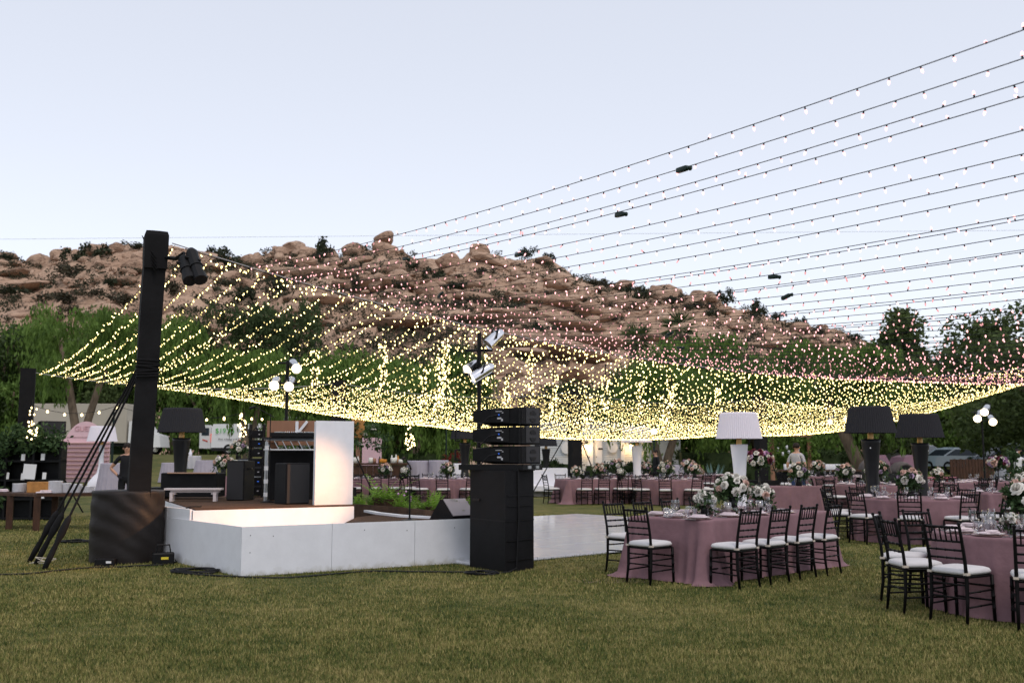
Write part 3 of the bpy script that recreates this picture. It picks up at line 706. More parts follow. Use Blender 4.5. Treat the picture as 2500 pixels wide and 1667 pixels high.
# tall wrapped post with its weight drum and guy straps
tp = thing('light_post', 'tall square post wrapped in black cloth, standing in a cloth-covered weight drum', 'post', (-5.72, 15.02, 0))
L0 = Vector(tp.location)
def sq(c, w, rz, z): return [Vector((c[0] + w * .7071 * math.cos(rz + R(45 + 90 * k)), c[1] + w * .7071 * math.sin(rz + R(45 + 90 * k)), z)) for k in range(4)]
def post_mesh(mb, segs):
    vs = []; fs = []
    for i, (c, w, rz, z) in enumerate(segs): vs += sq(c, w, rz, z)
    for i in range(len(segs) - 1):
        for k in range(4): j = (k + 1) % 4; fs.append((i * 4 + k, i * 4 + j, i * 4 + 4 + j, i * 4 + 4 + k))
    fs += [(3, 2, 1, 0), tuple(range(len(vs) - 4, len(vs)))]
    return mb.add(vs, fs)
segs = []; ra = random.Random(4)
for k in range(40):
    z = .9 + 3.92 * k / 39; f = (z - .9) / 3.9; c = (.22 + .16 * f + .004 * math.sin(z * 3), -.2 - .16 * f)
    w = .305 + .008 * mnoise.noise(Vector((0, 0, z * 2.2)))
    if 2.75 < z < 2.95: w *= .96 - .02 * ra.random()
    segs.append((c, w, R(24) + .03 * math.sin(z * 2), z))
post_mesh(MB(), segs).build('wrapped_post', M_BLACKCLOTH, tp)
mb = MB(); c = (.38, -.36)
# bunched cloth hood pulled forward over the lamp bracket
hood = [(c, .325, R(24), 4.30), (c, .335, R(25), 4.55), ((.385, -.365), .34, R(24), 4.80), ((.385, -.365), .30, R(24), 4.86), ((.38, -.36), .12, R(24), 4.885)]
post_mesh(mb, hood).build('cloth_hood', M_BLACKCLOTH, tp)
for k in range(5):                  # creases pulled towards the lamp bracket
    f = k / 4; MB().tube([(.20 + .07 * f, -.44 - .03 * f, 4.80 - .03 * k), (.33, -.52, 4.62 - .05 * k), (.47, -.56 + .03 * f, 4.44 - .055 * k)], [.006, .016, .010], 6).build('cloth_crease', M_BLACKCLOTH, tp, smooth=True)
mb = MB()
for k in range(9):
    z = 2.72 + .03 * k; mb.tube([sq(c, .31, R(24), z + ra.uniform(-.03, .03))[q % 4] - Vector((.07, -.06, 0)) for q in range(5)], .012, 5, False)
mb.build('cloth_tie', M_BLACKCLOTH, tp)
# drum with draped folds
n, m = 110, 44; vs = []; fs = []
for j in range(m + 1):
    z = 1.03 * j / m
    for i in range(n):
        a = 6.2832 * i / n; dg = math.sin(22 * (z * 1.1 + .35 * math.sin(a + .6)) + 2.2 * a + 1.5 * mnoise.noise(Vector((a * 2, z * 3, 1)))) * (.35 + z) + .8 * mnoise.noise(Vector((math.cos(a) * 3, math.sin(a) * 3, z * 5)))
        q = .5 + .0055 * dg + .02 * (1 - abs(z - .5)) - .012 * (1 if j == m else 0)
        vs.append((q * math.cos(a), q * math.sin(a), z))
vs.append((0, 0, 1.045)); fs = [(j * n + i, j * n + (i + 1) % n, (j + 1) * n + (i + 1) % n, (j + 1) * n + i) for j in range(m) for i in range(n)] + [(m * n + i, m * n + (i + 1) % n, len(vs) - 1) for i in range(n)]
MB().add(vs, fs).build('weight_drum_cover', mat('drum_cloth', (.013, .010, .009), .55, bump=.15, bscale=14, spec=.3), tp, smooth=True)
for (gx, gy), zz in (((-7.07, 14.85), 2.95), ((-6.82, 14.52), 2.9), ((-6.40, 13.88), 2.85)):
    a = Vector((-5.52, 14.78, zz)) - L0; b = Vector((gx, gy, .0)) - L0
    g_ = guy(MB(), a, b.lerp(a, .02), .016).build('guy_strap', M_BLACKCLOTH, tp)
    MB().tube([b, b.lerp(a, .06), b.lerp(a, .12), b.lerp(a, .17), b.lerp(a, .23), b.lerp(a, .25)], [.035, .045, .034, .058, .046, .02], 8).build('ratchet_sleeve', M_BLACKCLOTH, g_, smooth=True)
# twin spotlight fixture on the post
ft = thing('spotlight', 'pair of black tubular spotlights clamped near the top of the tall wrapped post', 'stage light', D(440, 612, 14.4))
O = Vector(ft.location)
MB().tube([D(400, 628, 14.6) - O, D(430, 632, 14.5) - O, D(450, 618, 14.4) - O], .03, 8).build('bracket', M_BLACKMETAL, ft)
for xa, ya, xb, yb in ((448, 628, 464, 686), (466, 610, 490, 684)):
    a, b = D(xa, ya, 14.4) - O, D(xb, yb, 14.1) - O
    f_ = MB().tube([a, a.lerp(b, .1), a.lerp(b, .8), a.lerp(b, .82), b], [.05, .085, .085, .10, .10], 14).build('lamp_body', M_BLACKMETAL, ft)
    MB().tube([a.lerp(b, .3) + Vector((-.11, -.05, .02)), a.lerp(b, .38) + Vector((.11, -.06, 0))], .018, 6).build('yoke', M_BLACKMETAL, f_)
    MB().tube([a.lerp(b, .55), a.lerp(b, .58)], .098, 14).build('clamp_ring', M_BLACKMETAL, f_)
# rear posts, each with guys
for k, lab in enumerate(('black square post at the rear corner of the light canopy beside the bookshelf', 'black square rear post standing behind the white stage panel', 'black square rear post standing in front of the white cottage', 'black square rear post standing behind the white lamp heater')):
    p = P2 + CDIR * SPAN * k; o = thing('light_post', lab, 'post', p, R(24))
    MB().box((0, 0, 1.9), (.36, .36, 3.8)).build('wrapped_post', M_BLACKCLOTH, o)
    MB().box((0, .0, .3), (.95, .95, .6)).build('weight_block', M_BLACKCLOTH, o)
    for a in (-1, 1): guy(MB(), (0, .1, 2.7), (a * 1.5, .6, 0), .02).build('guy_strap', M_BLACKCLOTH, o)
# thin utility wire far behind
a, b = D(-900, 592, 200), D(3600, 553, 200)
wpts = [a.lerp(b, k / 20) for k in range(21)]
tag(MB().tube([p - a for p in wpts], .022, 4, False).build('utility_wire', M_WIRE, loc=a), 'single thin utility wire crossing the sky just over the hilltop', 'wire')
# ================================================================ STAGE AND SOUND
M_WHITEPAINT = mat('white_painted_board', (.76, .77, .80), .5, var=.05, vscale=3.5, detail=8, bump=.05, bscale=40)
M_CARPET = mat('brown_carpet', (.060, .034, .020), .95, var=.5, vscale=40, bump=.5, bscale=160)
M_CORTEN = mat('rusted_steel', (.070, .040, .024), .7, var=.4, vscale=5)
M_CHROME = mat('chrome', (.80, .80, .82), .18, metal=1.0)
M_LENS = emis('lit_lens', (1.0, .80, .50), 4.0, True)
M_TRUSS = mat('aluminium', (.45, .47, .48), .35, metal=.9)
M_WOODPANEL = mat('stained_plywood', (.30, .155, .095), .6, var=.15, vscale=3, stretch=(1, 1, .2))
M_GREYFABRIC = mat('dark_grey_board', (.030, .030, .032), .8)
M_PINKBENCH = mat('pale_bench_paint', (.62, .55, .54), .5)
M_RUBBER = mat('black_rubber', (.008, .008, .009), .5)
M_TAPE = mat('white_tape', (.7, .7, .7), .6)
def soil_line(m):
    nt = m.node_tree; N = nt.nodes; L = nt.links; b = N['Principled BSDF']; src = b.inputs['Base Color'].links[0].from_socket
    tc = N.new('ShaderNodeTexCoord'); sp = N.new('ShaderNodeSeparateXYZ'); L.new(tc.outputs['Object'], sp.inputs[0]); nz = N.new('ShaderNodeTexNoise'); nz.inputs['Scale'].default_value = 9; nz.inputs['Detail'].default_value = 6; L.new(tc.outputs['Object'], nz.inputs['Vector'])
    ad = N.new('ShaderNodeMath'); ad.operation = 'MULTIPLY_ADD'; ad.inputs[1].default_value = -.22; L.new(nz.outputs['Fac'], ad.inputs[0]); L.new(sp.outputs['Z'], ad.inputs[2])
    mr = N.new('ShaderNodeMapRange'); mr.inputs['From Min'].default_value = -.13; mr.inputs['From Max'].default_value = -.03; mr.inputs['To Min'].default_value = .55; mr.inputs['To Max'].default_value = 0; L.new(ad.outputs[0], mr.inputs['Value'])
    mx = N.new('ShaderNodeMix'); mx.data_type = 'RGBA'; mx.inputs[7].default_value = (.30, .28, .20, 1); L.new(mr.outputs[0], mx.inputs[0]); L.new(src, mx.inputs[6]); L.new(mx.outputs[2], b.inputs['Base Color'])
M_FASCIA = mat('white_fascia_board', (.74, .75, .78), .5, var=.05, vscale=3.5, detail=8, bump=.05, bscale=40); soil_line(M_FASCIA)
C0 = Vector((-3.49, 13.06, 0)); CR = Vector((-.25, 14.98, 0)); CL = Vector((-5.16, 15.10, 0)); CL2 = Vector((-6.05, 16.5, 0))
FH = .63
stage = thing('stage', 'low white stage with a raised carpeted rear platform', 'stage', C0)
def wall(name, a, b, z0, z1, th, m, parent, org):
    d = (b - a); nrm = Vector((-d.y, d.x, 0)).normalized() * th; P = [a, b, b + nrm, a + nrm]
    return MB().prism([((p - org).x, (p - org).y) for p in P], z0, z1).build(name, m, parent)
def lerpv(a, b, f): return a.lerp(b, f)
# front and side fascia boards butted with hairline joints
for f0, f1 in ((0, .325), (.3262, .652), (.6535, 1)): wall('fascia_board', lerpv(C0, CR, f0), lerpv(C0, CR, f1), 0, FH, .03, M_FASCIA, stage, C0)
side_n = .004
for a, b in ((lerpv(CL, C0, 1 - .013), lerpv(CL, C0, .002)),): pass
def wall_r(name, a, b, z0, z1, th, m):
    d = (b - a); nrm = Vector((d.y, -d.x, 0)).normalized() * th; P = [a, a + nrm, b + nrm, b]
    return MB().prism([((p - C0).x, (p - C0).y) for p in P], z0, z1).build(name, m, stage)
wall_r('fascia_board', lerpv(C0, CL, .012), lerpv(C0, CL, .998), 0, FH, .03, M_FASCIA)
wall_r('fascia_board', lerpv(CL, CL2, .004), CL2, 0, .78, .03, M_FASCIA)
RL = Vector((-4.60, 14.47, 0)); RR = Vector((-2.46, 15.70, 0)); RBk = Vector((-1.9, 4.0, 0))
wall_r('fascia_board', RL + Vector((-.02, .0, 0)), lerpv(RL, CL, .99), .632, .78, .03, M_WHITEPAINT)
rp_ = [RL, RR, RR + RBk, RL + RBk]
MB().prism([((p - C0).x, (p - C0).y) for p in (RL + Vector((.02, .01, 0)), RR, RR + RBk, RL + RBk)], .02, .76).build('riser', M_WHITEPAINT, stage)
MB().prism([((p - C0).x, (p - C0).y) for p in (RL + Vector((.03, .06, 0)), RR + Vector((-.01, .04, 0)), RR + RBk, RL + RBk)], .762, .78).build('riser_carpet', M_CARPET, stage)
# inner white deck between the front boards and the riser, and the carpeted lower deck
MB().prism([((p - C0).x, (p - C0).y) for p in (C0 + Vector((0, .08, 0)), lerpv(C0, CR, .345) + Vector((-.02, .05, 0)), RR, RL, CL + Vector((.06, .02, 0)))], .30, .36).build('lower_deck', M_WHITEPAINT, stage)
dk = [lerpv(C0, CR, .35) + Vector((-.01, .05, 0)), CR + Vector((-.03, .02, 0)), CR + Vector((-.05, .35, 0)), Vector((-1.15, 15.12, 0)), Vector((-1.75, 15.62, 0)), Vector((-2.2, 16.3, 0)), Vector((-2.42, 15.74, 0))]
MB().prism([((p - C0).x, (p - C0).y) for p in dk], .40, .595).build('lower_carpet', M_CARPET, stage)
edge = [Vector((-.4, 15.32, 0)), Vector((-1.15, 15.12, 0)), Vector((-1.75, 15.62, 0)), Vector((-2.2, 16.3, 0)), Vector((-2.5, 17.0, 0))]
for a, b in zip(edge, edge[1:]): wall('deck_trim', b + Vector((0, .0, 0)), a, .60, .635, .09, M_WHITEPAINT, stage, C0)
for f, z in ((.03, .52), (.11, .5), (.45, .53), (.62, .50), (.82, .51), (.03, .3)):
    p = lerpv(C0, CR, f) - C0; o = MB().lathe([(.006, -.002), (.006, .003)], 8, M=Matrix.Rotation(R(90), 3, 'X') ).build('screw', M_BLACKMETAL, stage, (p.x + .002, p.y - .004, z))
# tall white panel on the riser
pa, pb_ = G(768, 1232.5, .78), G(861, 1230.5, .78); d = pb_ - pa
pn = thing('white_upright_board', 'tall white board standing upright on the stage platform, lit warm', 'panel', pa, math.atan2(d.y, d.x))
w = d.length; MB().box((w / 2, .02, .655), (w, .03, 1.31)).build('board', M_WHITEPAINT, pn)
MB().box((.02, .085, .65), (.035, .09, 1.30)).build('side_return', M_WHITEPAINT, pn)
# DJ booth behind it
bo = D(648, 1214, 16.9); bo.z = .78
dj = thing('dj_table', 'black draped DJ table on an aluminium truss frame with taped leg', 'table', bo, R(10))
wd = 1.05
MB().tube([(0, 0, 0), (0, 0, 1.0)], .03, 10).build('leg', M_TRUSS, dj)
MB().tube([(wd, 0, 0), (wd, 0, 1.0)], .03, 10).build('leg', M_TRUSS, dj)
for z in (.08, .3, .52, .86): MB().lathe([(.034, z), (.034, z + .07)], 10).build('tape_wrap', M_TAPE, dj)
mb = MB()
for z in (1.03, .86): mb.tube([(-.05, 0, z), (wd + .1, 0, z)], .017, 8).tube([(-.05, .4, z), (wd + .1, .4, z)], .017, 8)
mb.build('truss_chord', M_TRUSS, dj)
for k in range(9): x = -.02 + wd * k / 8; MB().tube([(x, 0, 1.03), (x + .09, 0, .86)], .009, 6).build('truss_brace', M_TRUSS, dj)
MB().box((wd / 2, .22, 1.06), (wd + .16, .5, .03)).build('table_top', M_GREYFABRIC, dj)
MB().box((wd / 2, .42, .43), (wd, .03, .84)).build('drape', M_BLACKCLOTH, dj)
MB().box((.06, .46, .5), (.2, .02, 1.0)).build('side_board', M_WOODPANEL, dj)
ct = thing('dj_controller', 'black DJ controller with knobs on the truss table', 'controller', bo + Vector((.42, .2, 1.076)), R(10))
MB().bevel_box((0, 0, .04), (.78, .36, .075), .01).build('body', M_BLACKMETAL, ct)
for sx in (-.25, .25): MB().lathe([(.09, .08), (.09, .092), (.04, .095)], 20, (sx, 0, 0)).build('jog_wheel', M_TRUSS, ct)
for k in range(10): MB().lathe([(.011, .078), (.009, .10)], 8, (-.16 + .035 * k, .12 - .05 * (k % 3), 0)).build('knob', M_CHROME, ct)
sc_ = thing('back_panel', 'stained brown plywood panel with white braces behind the DJ table', 'panel', D(648, 1071, 17.6))
O = Vector(sc_.location); e = D(800, 1029, 17.9) - O
MB().box((e.x / 2, .1, e.z / 2 - .05), (e.x, .02, e.z + .12)).build('board', M_WOODPANEL, sc_)
MB().box((e.x * .52, .06, e.z / 2), (.05, .02, e.z)).build('brace', M_WHITEPAINT, sc_)
MB().box((e.x * .58, .05, e.z / 2), (.045, .02, e.z * 1.25), ry=R(38)).build('brace', M_WHITEPAINT, sc_)
def monitor(name, label, x0, y0, x1, y1, Y, rz, dep, brown=False, mesh=True):
    a, b = D(x0, y1, Y), D(x1, y0, Y); w, h = b.x - a.x, b.z - .78
    o = thing(name, label, 'speaker', (a.x + w / 2, Y + dep / 2, .78), rz)
    W = w / (abs(math.cos(rz)) + .6 * abs(math.sin(rz)))
    MB().bevel_box((0, 0, h / 2), (W, dep, h), .02).build('cabinet', M_BLACKPAINT, o)
    MB().box((0, -dep / 2 - .008, h / 2), (W * .92, .012, h * .94)).build('grille', M_GREYFABRIC, o)
    MB().tube([(W / 2 + .006, -.08, h * .8), (W / 2 + .03, 0, h * .8), (W / 2 + .006, .08, h * .8)], .012, 6).build('handle', M_BLACKMETAL, o)
    return o
monitor('stage_monitor', 'tall black floor monitor beside the low keyboard on the stage', 553, 1124, 607, 1220, 17.2, R(-12), .40)
monitor('stage_monitor', 'black monitor with a scuffed brownish side under the DJ table', 668, 1130, 744, 1232, 15.95, R(38), .42)
# low black keyboard case with a pale slatted rail in front
kb = thing('keyboard_case', 'low black keyboard case standing on the stage carpet', 'keyboard', D(466, 1219, 17.9).to_2d().to_3d() + Vector((0, 0, .78)), R(-3))
MB().bevel_box((0, .1, .25), (1.02, .46, .42), .02).build('body', M_BLACKPAINT, kb)
MB().box((.05, -.14, .46), (.86, .06, .02)).build('lid_edge', mat('lid_edge_wood', (.42, .26, .18), .4), kb)
MB().box((-.66, .2, .1), (.34, .5, .2)).build('pedal_unit', M_BLACKMETAL, kb)
bn = thing('bench', 'pale pinkish slatted low bench in front of the keyboard case', 'bench', D(473, 1222, 17.0).to_2d().to_3d() + Vector((0, 0, .78)), R(3))
for k in range(2): MB().box((0, -.05 + .1 * k, .205), (.95, .085, .03)).build('seat_slat', M_PINKBENCH, bn)
MB().box((.02, .02, .165), (.80, .12, .035)).build('rail', M_PINKBENCH, bn)
for sx in (-.36, .36): MB().box((sx, 0, .075), (.05, .14, .15)).box((sx * .96, 0, .13), (.1, .1, .03)).build('leg', M_PINKBENCH, bn)
# microphone stands and slim stands
def stand(label, x, y0, y1, Y, z0, boom=None):
    p = D(x, y0, Y); o = thing('microphone_stand', label, 'stand', (p.x, Y, z0)); h = D(x, y1, Y).z - z0
    MB().lathe([(.13, 0), (.13, .012), (.03, .03), (.016, .05)], 18).build('base', M_BLACKMETAL, o)
    MB().tube([(0, 0, .03), (0, 0, h * .55)], .013, 8).build('pole', M_BLACKMETAL, o)
    MB().tube([(0, 0, h * .53), (0, 0, h)], .009, 8).build('inner_pole', M_BLACKMETAL, o)
    if boom:
        a = MB().tube([(-boom * .25, 0, h - .06), (boom, -.05, h + .12)], .008, 6).build('boom', M_BLACKMETAL, o)
        MB().tube([(boom, -.05, h + .12), (boom * 1.2, -.06, h + .10), (boom * 1.35, -.07, h + .08)], [.014, .022, .02], 8).build('microphone', M_BLACKMETAL, a)
stand('straight black microphone stand at the front edge of the carpeted deck', 1000, 1262, 1135, 14.75, .6, -.08)
stand('black boom microphone stand at the left of the DJ table', 655, 1225, 1010, 16.6, .78, -.25)
stand('black microphone stand between the floor monitor and the DJ table', 605, 1215, 1060, 18.0, .78, .12)
# wedge monitor
wm = thing('wedge_monitor', 'wedge-shaped black floor monitor with a grey sloping lid at the stage edge', 'speaker', G(1100, 1270, .6) + Vector((0, .28, 0)), R(-48))
pr_ = [(-.26, 0), (.26, 0), (.30, .06), (.05, .30), (-.0, .30)]
v = [(x, -.22, z) for x, z in pr_] + [(x, .22, z) for x, z in pr_]
MB().add(v, [(0, 1, 2, 3, 4), (9, 8, 7, 6, 5)] + [(i, i + 5, (i + 1) % 5 + 5, (i + 1) % 5) for i in range(5)]).build('cabinet', M_BLACKPAINT, wm)
MB().box((.178, 0, .187), (.335, .42, .012), ry=R(43.8)).build('grille', mat('grey_grille', (.30, .27, .28), .6), wm)
# twin subwoofer cabinet and three array boxes
S0, SL, SR = Vector((-.09, 13.47, 0)), Vector((-.59, 14.19, 0)), Vector((.30, 13.98, 0))
sw = thing('subwoofer', 'tall black twin subwoofer cabinet carrying the loudspeaker array', 'speaker', S0)
q = [Vector((0, 0, 0)), SR - S0, SR - S0 + (SL - S0), SL - S0]
MB().prism([(p.x, p.y) for p in q], 0, 1.345).build('cabinet', M_BLACKPAINT, sw)
def on_face(a, b, f0, f1, z0, z1, pro, name, m, parent):
    d = b - a; n = Vector((d.y, -d.x, 0)).normalized(); p0, p1 = a + d * f0, a + d * f1
    if n.dot(-(a + b + S0 * 2)) < 0: n = -n
    P = [p0 + n * .001, p1 + n * .001, p1 + n * pro, p0 + n * pro]
    return MB().prism([(p.x, p.y) for p in P], z0, z1).build(name, m, parent)
for z in (.14, .40, .86, 1.0): on_face(q[0], q[1], .08, .92, z, z + .012, .012, 'groove_bar', M_BLACKMETAL, sw)
on_face(q[0], q[1], .0, 1.0, .665, .678, .006, 'joint_strip', M_BLACKMETAL, sw); on_face(q[3], q[0], .0, 1.0, .665, .678, .006, 'joint_strip', M_BLACKMETAL, sw)
on_face(q[3], q[0], .1, .3, .92, .95, .02, 'handle', M_BLACKMETAL, sw)
MB().tube([(.40, .30, 1.35), (.17, .20, 1.36), (.18, .21, .7), (.15, .17, .05), (.05, .0, .015), (-.1, -.1, .012)], .011, 6).build('cable', M_RUBBER, sw)
pl = thing('rigging_platform', 'flat black rigging frame between the subwoofer and the loudspeaker array', 'frame', S0 + Vector((0, 0, 1.347)))
MB().prism([(p.x, p.y) for p in (Vector((.24, .20, 0)), Vector((.52, .66, 0)), Vector((-.06, 1.2, 0)), Vector((-.66, .62, 0)))], 0, .075).build('plate', M_BLACKMETAL, pl)
for k in range(2): on_face(Vector((.24, .20, 0)), Vector((.52, .66, 0)), .2 + .4 * k, .36 + .4 * k, .02, .06, .02, 'lug', M_TRUSS, pl)
M_CHEEK = mat('grey_cheek', (.045, .045, .048), .7, spec=.2); M_PANELTXT = mat('panel_print', (.5, .5, .52), .5); M_BLUE = emis('glowing_blue', (.06, .2, .9), .5)
for k in range(3):
    z = 1.425 + .268 * k; o = thing('array_speaker', ('lowest', 'middle', 'topmost')[k] + ' black array loudspeaker of the stack on the subwoofer', 'speaker', Vector((.13, 13.72, z)))
    hb = .258; A, B, Dd = Vector((.0, .0, 0)), Vector((.27, .44, 0)), Vector((-.68, .30, 0))
    lo = [Vector((-.10, -.0, .0)) + A, B + Vector((.0, 0, .0)), B + Dd * .9, Dd]
    # body: rear slopes a little narrower than the front baffle
    v = [(A.x, A.y, .02), (B.x, B.y, 0), ((B + Dd).x, (B + Dd).y, 0), (Dd.x, Dd.y, .05), (A.x, A.y, hb - .01), (B.x, B.y, hb), ((B + Dd).x, (B + Dd).y, hb), (Dd.x, Dd.y, hb - .045)]
    MB().add(v, [(0, 3, 2, 1), (4, 5, 6, 7), (0, 1, 5, 4), (1, 2, 6, 5), (2, 3, 7, 6), (3, 0, 4, 7)]).build('cabinet', M_BLACKPAINT, o)
    dch = (B - A).normalized(); nch = Vector((dch.y, -dch.x, 0)); P_ = [A + dch * .12 + nch * .001, B + nch * .001 - dch * .03, B + nch * .005 - dch * .03, A + dch * .12 + nch * .005]; MB().prism([(q_.x, q_.y) for q_ in P_], .03, hb - .012).build('cheek_panel', M_CHEEK, o)
    for zz, flip in ((.10, -1), (.155, 1)):       # D-shaped grips in the side cheek
        pts = [(.30 + .085 * math.cos(R(180 * j / 8)), flip * .055 * math.sin(R(180 * j / 8))) for j in range(9)]
        d = (B - A).normalized(); nrm = Vector((d.y, -d.x, 0))
        v = [A + d * px + nrm * .0055 + Vector((0, 0, zz + pz)) for px, pz in pts] + [A + d * px + nrm * .012 + Vector((0, 0, zz + pz)) for px, pz in pts]
        MB().add(v, [tuple(range(9)), tuple(range(17, 8, -1))] + [(j, j + 9, (j + 1) % 9 + 9, (j + 1) % 9) for j in range(9)]).build('side_grip', M_RUBBER, o)
    d = Dd.normalized(); nrm = Vector((-d.y, d.x, 0)) * 1.0
    if nrm.y > 0: nrm = -nrm
    def face_box(f0, f1, z0, z1, pro, name, m, par):
        p0, p1 = A + Dd * f0, A + Dd * f1; P = [p0 + nrm * .002, p1 + nrm * .002, p1 + nrm * pro, p0 + nrm * pro]
        return MB().prism([(p.x, p.y) for p in P], z0, z1).build(name, m, par)
    rp2 = face_box(.24, .62, .045, .225, .01, 'amplifier_panel', M_BLACKMETAL, o)
    for f, z0, w_, h_ in ((.39, .19, .13, .008), (.36, .17, .03, .01), (.40, .088, .09, .022), (.37, .06, .035, .03)): face_box(f, f + w_, z0, z0 + h_, .013, 'print_mark', M_PANELTXT, rp2)
    face_box(.44, .465, .138, .156, .025, 'blue_plug', M_BLUE, rp2)  # plug colour is given a faint glow of its own
    MB().tube([A + d * .02 + nrm * .015 + Vector((0, 0, .01)), A + d * .02 + nrm * .015 + Vector((0, 0, hb - .02))], .018, 6).build('rigging_bar', M_BLACKMETAL, o)
    MB().tube([A + d * .93 + nrm * .03 + Vector((0, 0, .06)), A + d * 1.0 + nrm * .03 + Vector((0, 0, .06)), A + d * 1.0 + nrm * .03 + Vector((0, 0, .20)), A + d * .93 + nrm * .03 + Vector((0, 0, .20))], .014, 6).build('handle', M_BLACKMETAL, o)
    c0 = A + Dd * .455 + nrm * .03 + Vector((0, 0, .147)); MB().tube([c0, c0 + d * .12 + nrm * .05 + Vector((0, 0, -.03)), c0 + d * .26 + nrm * .04 + Vector((0, 0, -.16))], .009, 6).build('cable', M_RUBBER, o)
# lighting stands with chrome PAR cans
def par_can(label, a, b, rad, lit, group=None, spot=None):
    o = thing('par_can', label, 'stage light', a, 0, group); d = b - a
    MB().tube([d * -.15, Vector((0, 0, 0)), d * .12, d * .97, d], [rad * .35, rad * .75, rad * .95, rad, rad * 1.08], 18, False).tube([d * -.16, d * -.15], [rad * .3, rad * .36], 12).build('can', M_CHROME, o, smooth=True)
    MB().tube([d * .90, d * .915], rad * .93, 18).build('lens', M_LENS if lit else mat('dark_lens', (.3, .2, .1), .1), o)
    s = d.normalized().cross(Vector((0, 0, 1))).normalized() * rad * 1.12
    MB().tube([d * .55 + s, d * .4 + s * 1.05 + Vector((0, 0, rad * 1.5)), d * .4 - s * 1.05 + Vector((0, 0, rad * 1.5)), d * .55 - s], .012, 6).build('yoke', M_BLACKMETAL, o)
    if spot:
        l = bpy.data.lights.new('par_lamp', 'SPOT'); l.energy = spot[1]; l.color = (1.0, .47, .18); l.spot_size = R(spot[2]); l.spot_blend = .9; l.shadow_soft_size = .08
        lo_ = bpy.data.objects.new('par_lamp', l); COL.objects.link(lo_); lo_.parent = o; lo_.location = d * 1.06
        lo_.rotation_euler = (a + d * 1.06 - Vector(spot[0])).to_track_quat('Z', 'Y').to_euler()
    return o
def light_stand(label, x, y0, y1, Y, bars):
    a, b = D(x, y1, Y), D(x, y0, Y); o = thing('lighting_stand', label, 'stand', (a.x, Y, 0))
    MB().tube([(0, 0, 0), (0, 0, b.z)], .032, 10).build('pole', M_BLACKMETAL, o)
    MB().lathe([(.3, 0), (.3, .02), (.05, .05)], 18).build('base', M_BLACKMETAL, o)
    for dx, z in bars: MB().tube([(-dx, 0, z), (dx, 0, z)], .02, 8).build('crossbar', M_BLACKMETAL, o)
Ys = 14.75
light_stand('black lighting pole rising behind the loudspeaker array', 1168, 812, 1390, Ys, ((.22, 2.75), (.2, 3.1)))
par_can('chrome spotlight can at the top of the pole behind the array', D(1222, 812, Ys), D(1190, 842, Ys - .1), .085, False)
par_can('left chrome spotlight can of the lower pair behind the array', D(1166, 888, Ys + .1), D(1140, 905, Ys - .05), .085, True, None, ((-5.5, 14.6, .45), 700, 30))
par_can('right chrome spotlight can of the lower pair behind the array', D(1198, 896, Ys - .1), D(1152, 924, Ys - .2), .085, True, None, ((-3.1, 15.3, 1.05), 520, 38))
Ys = 19.5
light_stand('black lighting pole with three lit spotlights behind the stage', 695, 880, 1180, Ys, ((.25, 2.95), (.2, 3.35)))
for xa, ya, xb, yb, l_ in ((714, 884, 724, 900, 'upper'), (676, 926, 669, 941, 'lower left'), (712, 926, 705, 944, 'lower right')):
    par_can(l_ + ' lit chrome spotlight on the pole behind the stage', D(xa, ya, Ys + .15), D(xb, yb, Ys - .3), .088, True)
Ys = 34
light_stand('black lighting pole with three spotlights near the parked cars', 2405, 1010, 1180, Ys, ((.35, 3.0), (.3, 2.7)))
for xa, ya, xb, yb, l_ in ((2411, 993, 2403, 1006, 'upper'), (2394, 1006, 2386, 1022, 'left'), (2417, 1018, 2424, 1030, 'right')):
    par_can(l_ + ' spotlight on the pole near the parked cars', D(xa, ya, Ys + .2), D(xb, yb, Ys - .3), .12, True)
for xa, ya, xb, yb, l_ in ((2032, 1018, 2026, 1030, 'left'), (2075, 1010, 2066, 1022, 'right')):
    par_can(l_ + ' spotlight glowing among the light strings beside the dark lamp heater', D(xa, ya, 36.2), D(xb, yb, 35.7), .10, True)
# cables on the grass
def cord(label, pts, r=.012, n=6):
    P = [Vector(p) for p in pts]; Q = []
    for i in range(len(P) - 1):
        p0, p1, p2, p3 = P[max(i - 1, 0)], P[i], P[i + 1], P[min(i + 2, len(P) - 1)]
        for k in range(8):
            f = k / 8; Q.append(.5 * ((2 * p1) + (p2 - p0) * f + (2 * p0 - 5 * p1 + 4 * p2 - p3) * f * f + (3 * p1 - p0 - 3 * p2 + p3) * f ** 3))
    Q.append(P[-1]); o = Q[0].copy()
    return tag(MB().tube([q - o for q in Q], r, n).build('cable', M_RUBBER, loc=o, smooth=True), label, 'cable')
def coil(c, r, n, seed):
    q = random.Random(seed); return [(c.x + r * q.uniform(.75, 1.1) * math.cos(k * .9) * 1.35, c.y + r * q.uniform(.75, 1.1) * math.sin(k * .9), .015 + .006 * (k % 5)) for k in range(n)]
cc = G(480, 1397)
cord('coil of black cable lying against the stage corner and running along its front', coil(cc, .24, 26, 1) + [tuple(G(560, 1409) + Vector((0, 0, .015))), tuple(G(690, 1412) + Vector((0, 0, .012))), tuple(G(800, 1404) + Vector((0, 0, .012))), tuple(G(900, 1396) + Vector((0, 0, .012))), tuple(G(1020, 1397) + Vector((0, 0, .012))), tuple(G(1140, 1398) + Vector((0, 0, .012)))], .013)
cord('tangle of black cable at the foot of the subwoofer', coil(G(1175, 1402), .16, 24, 2), .011)
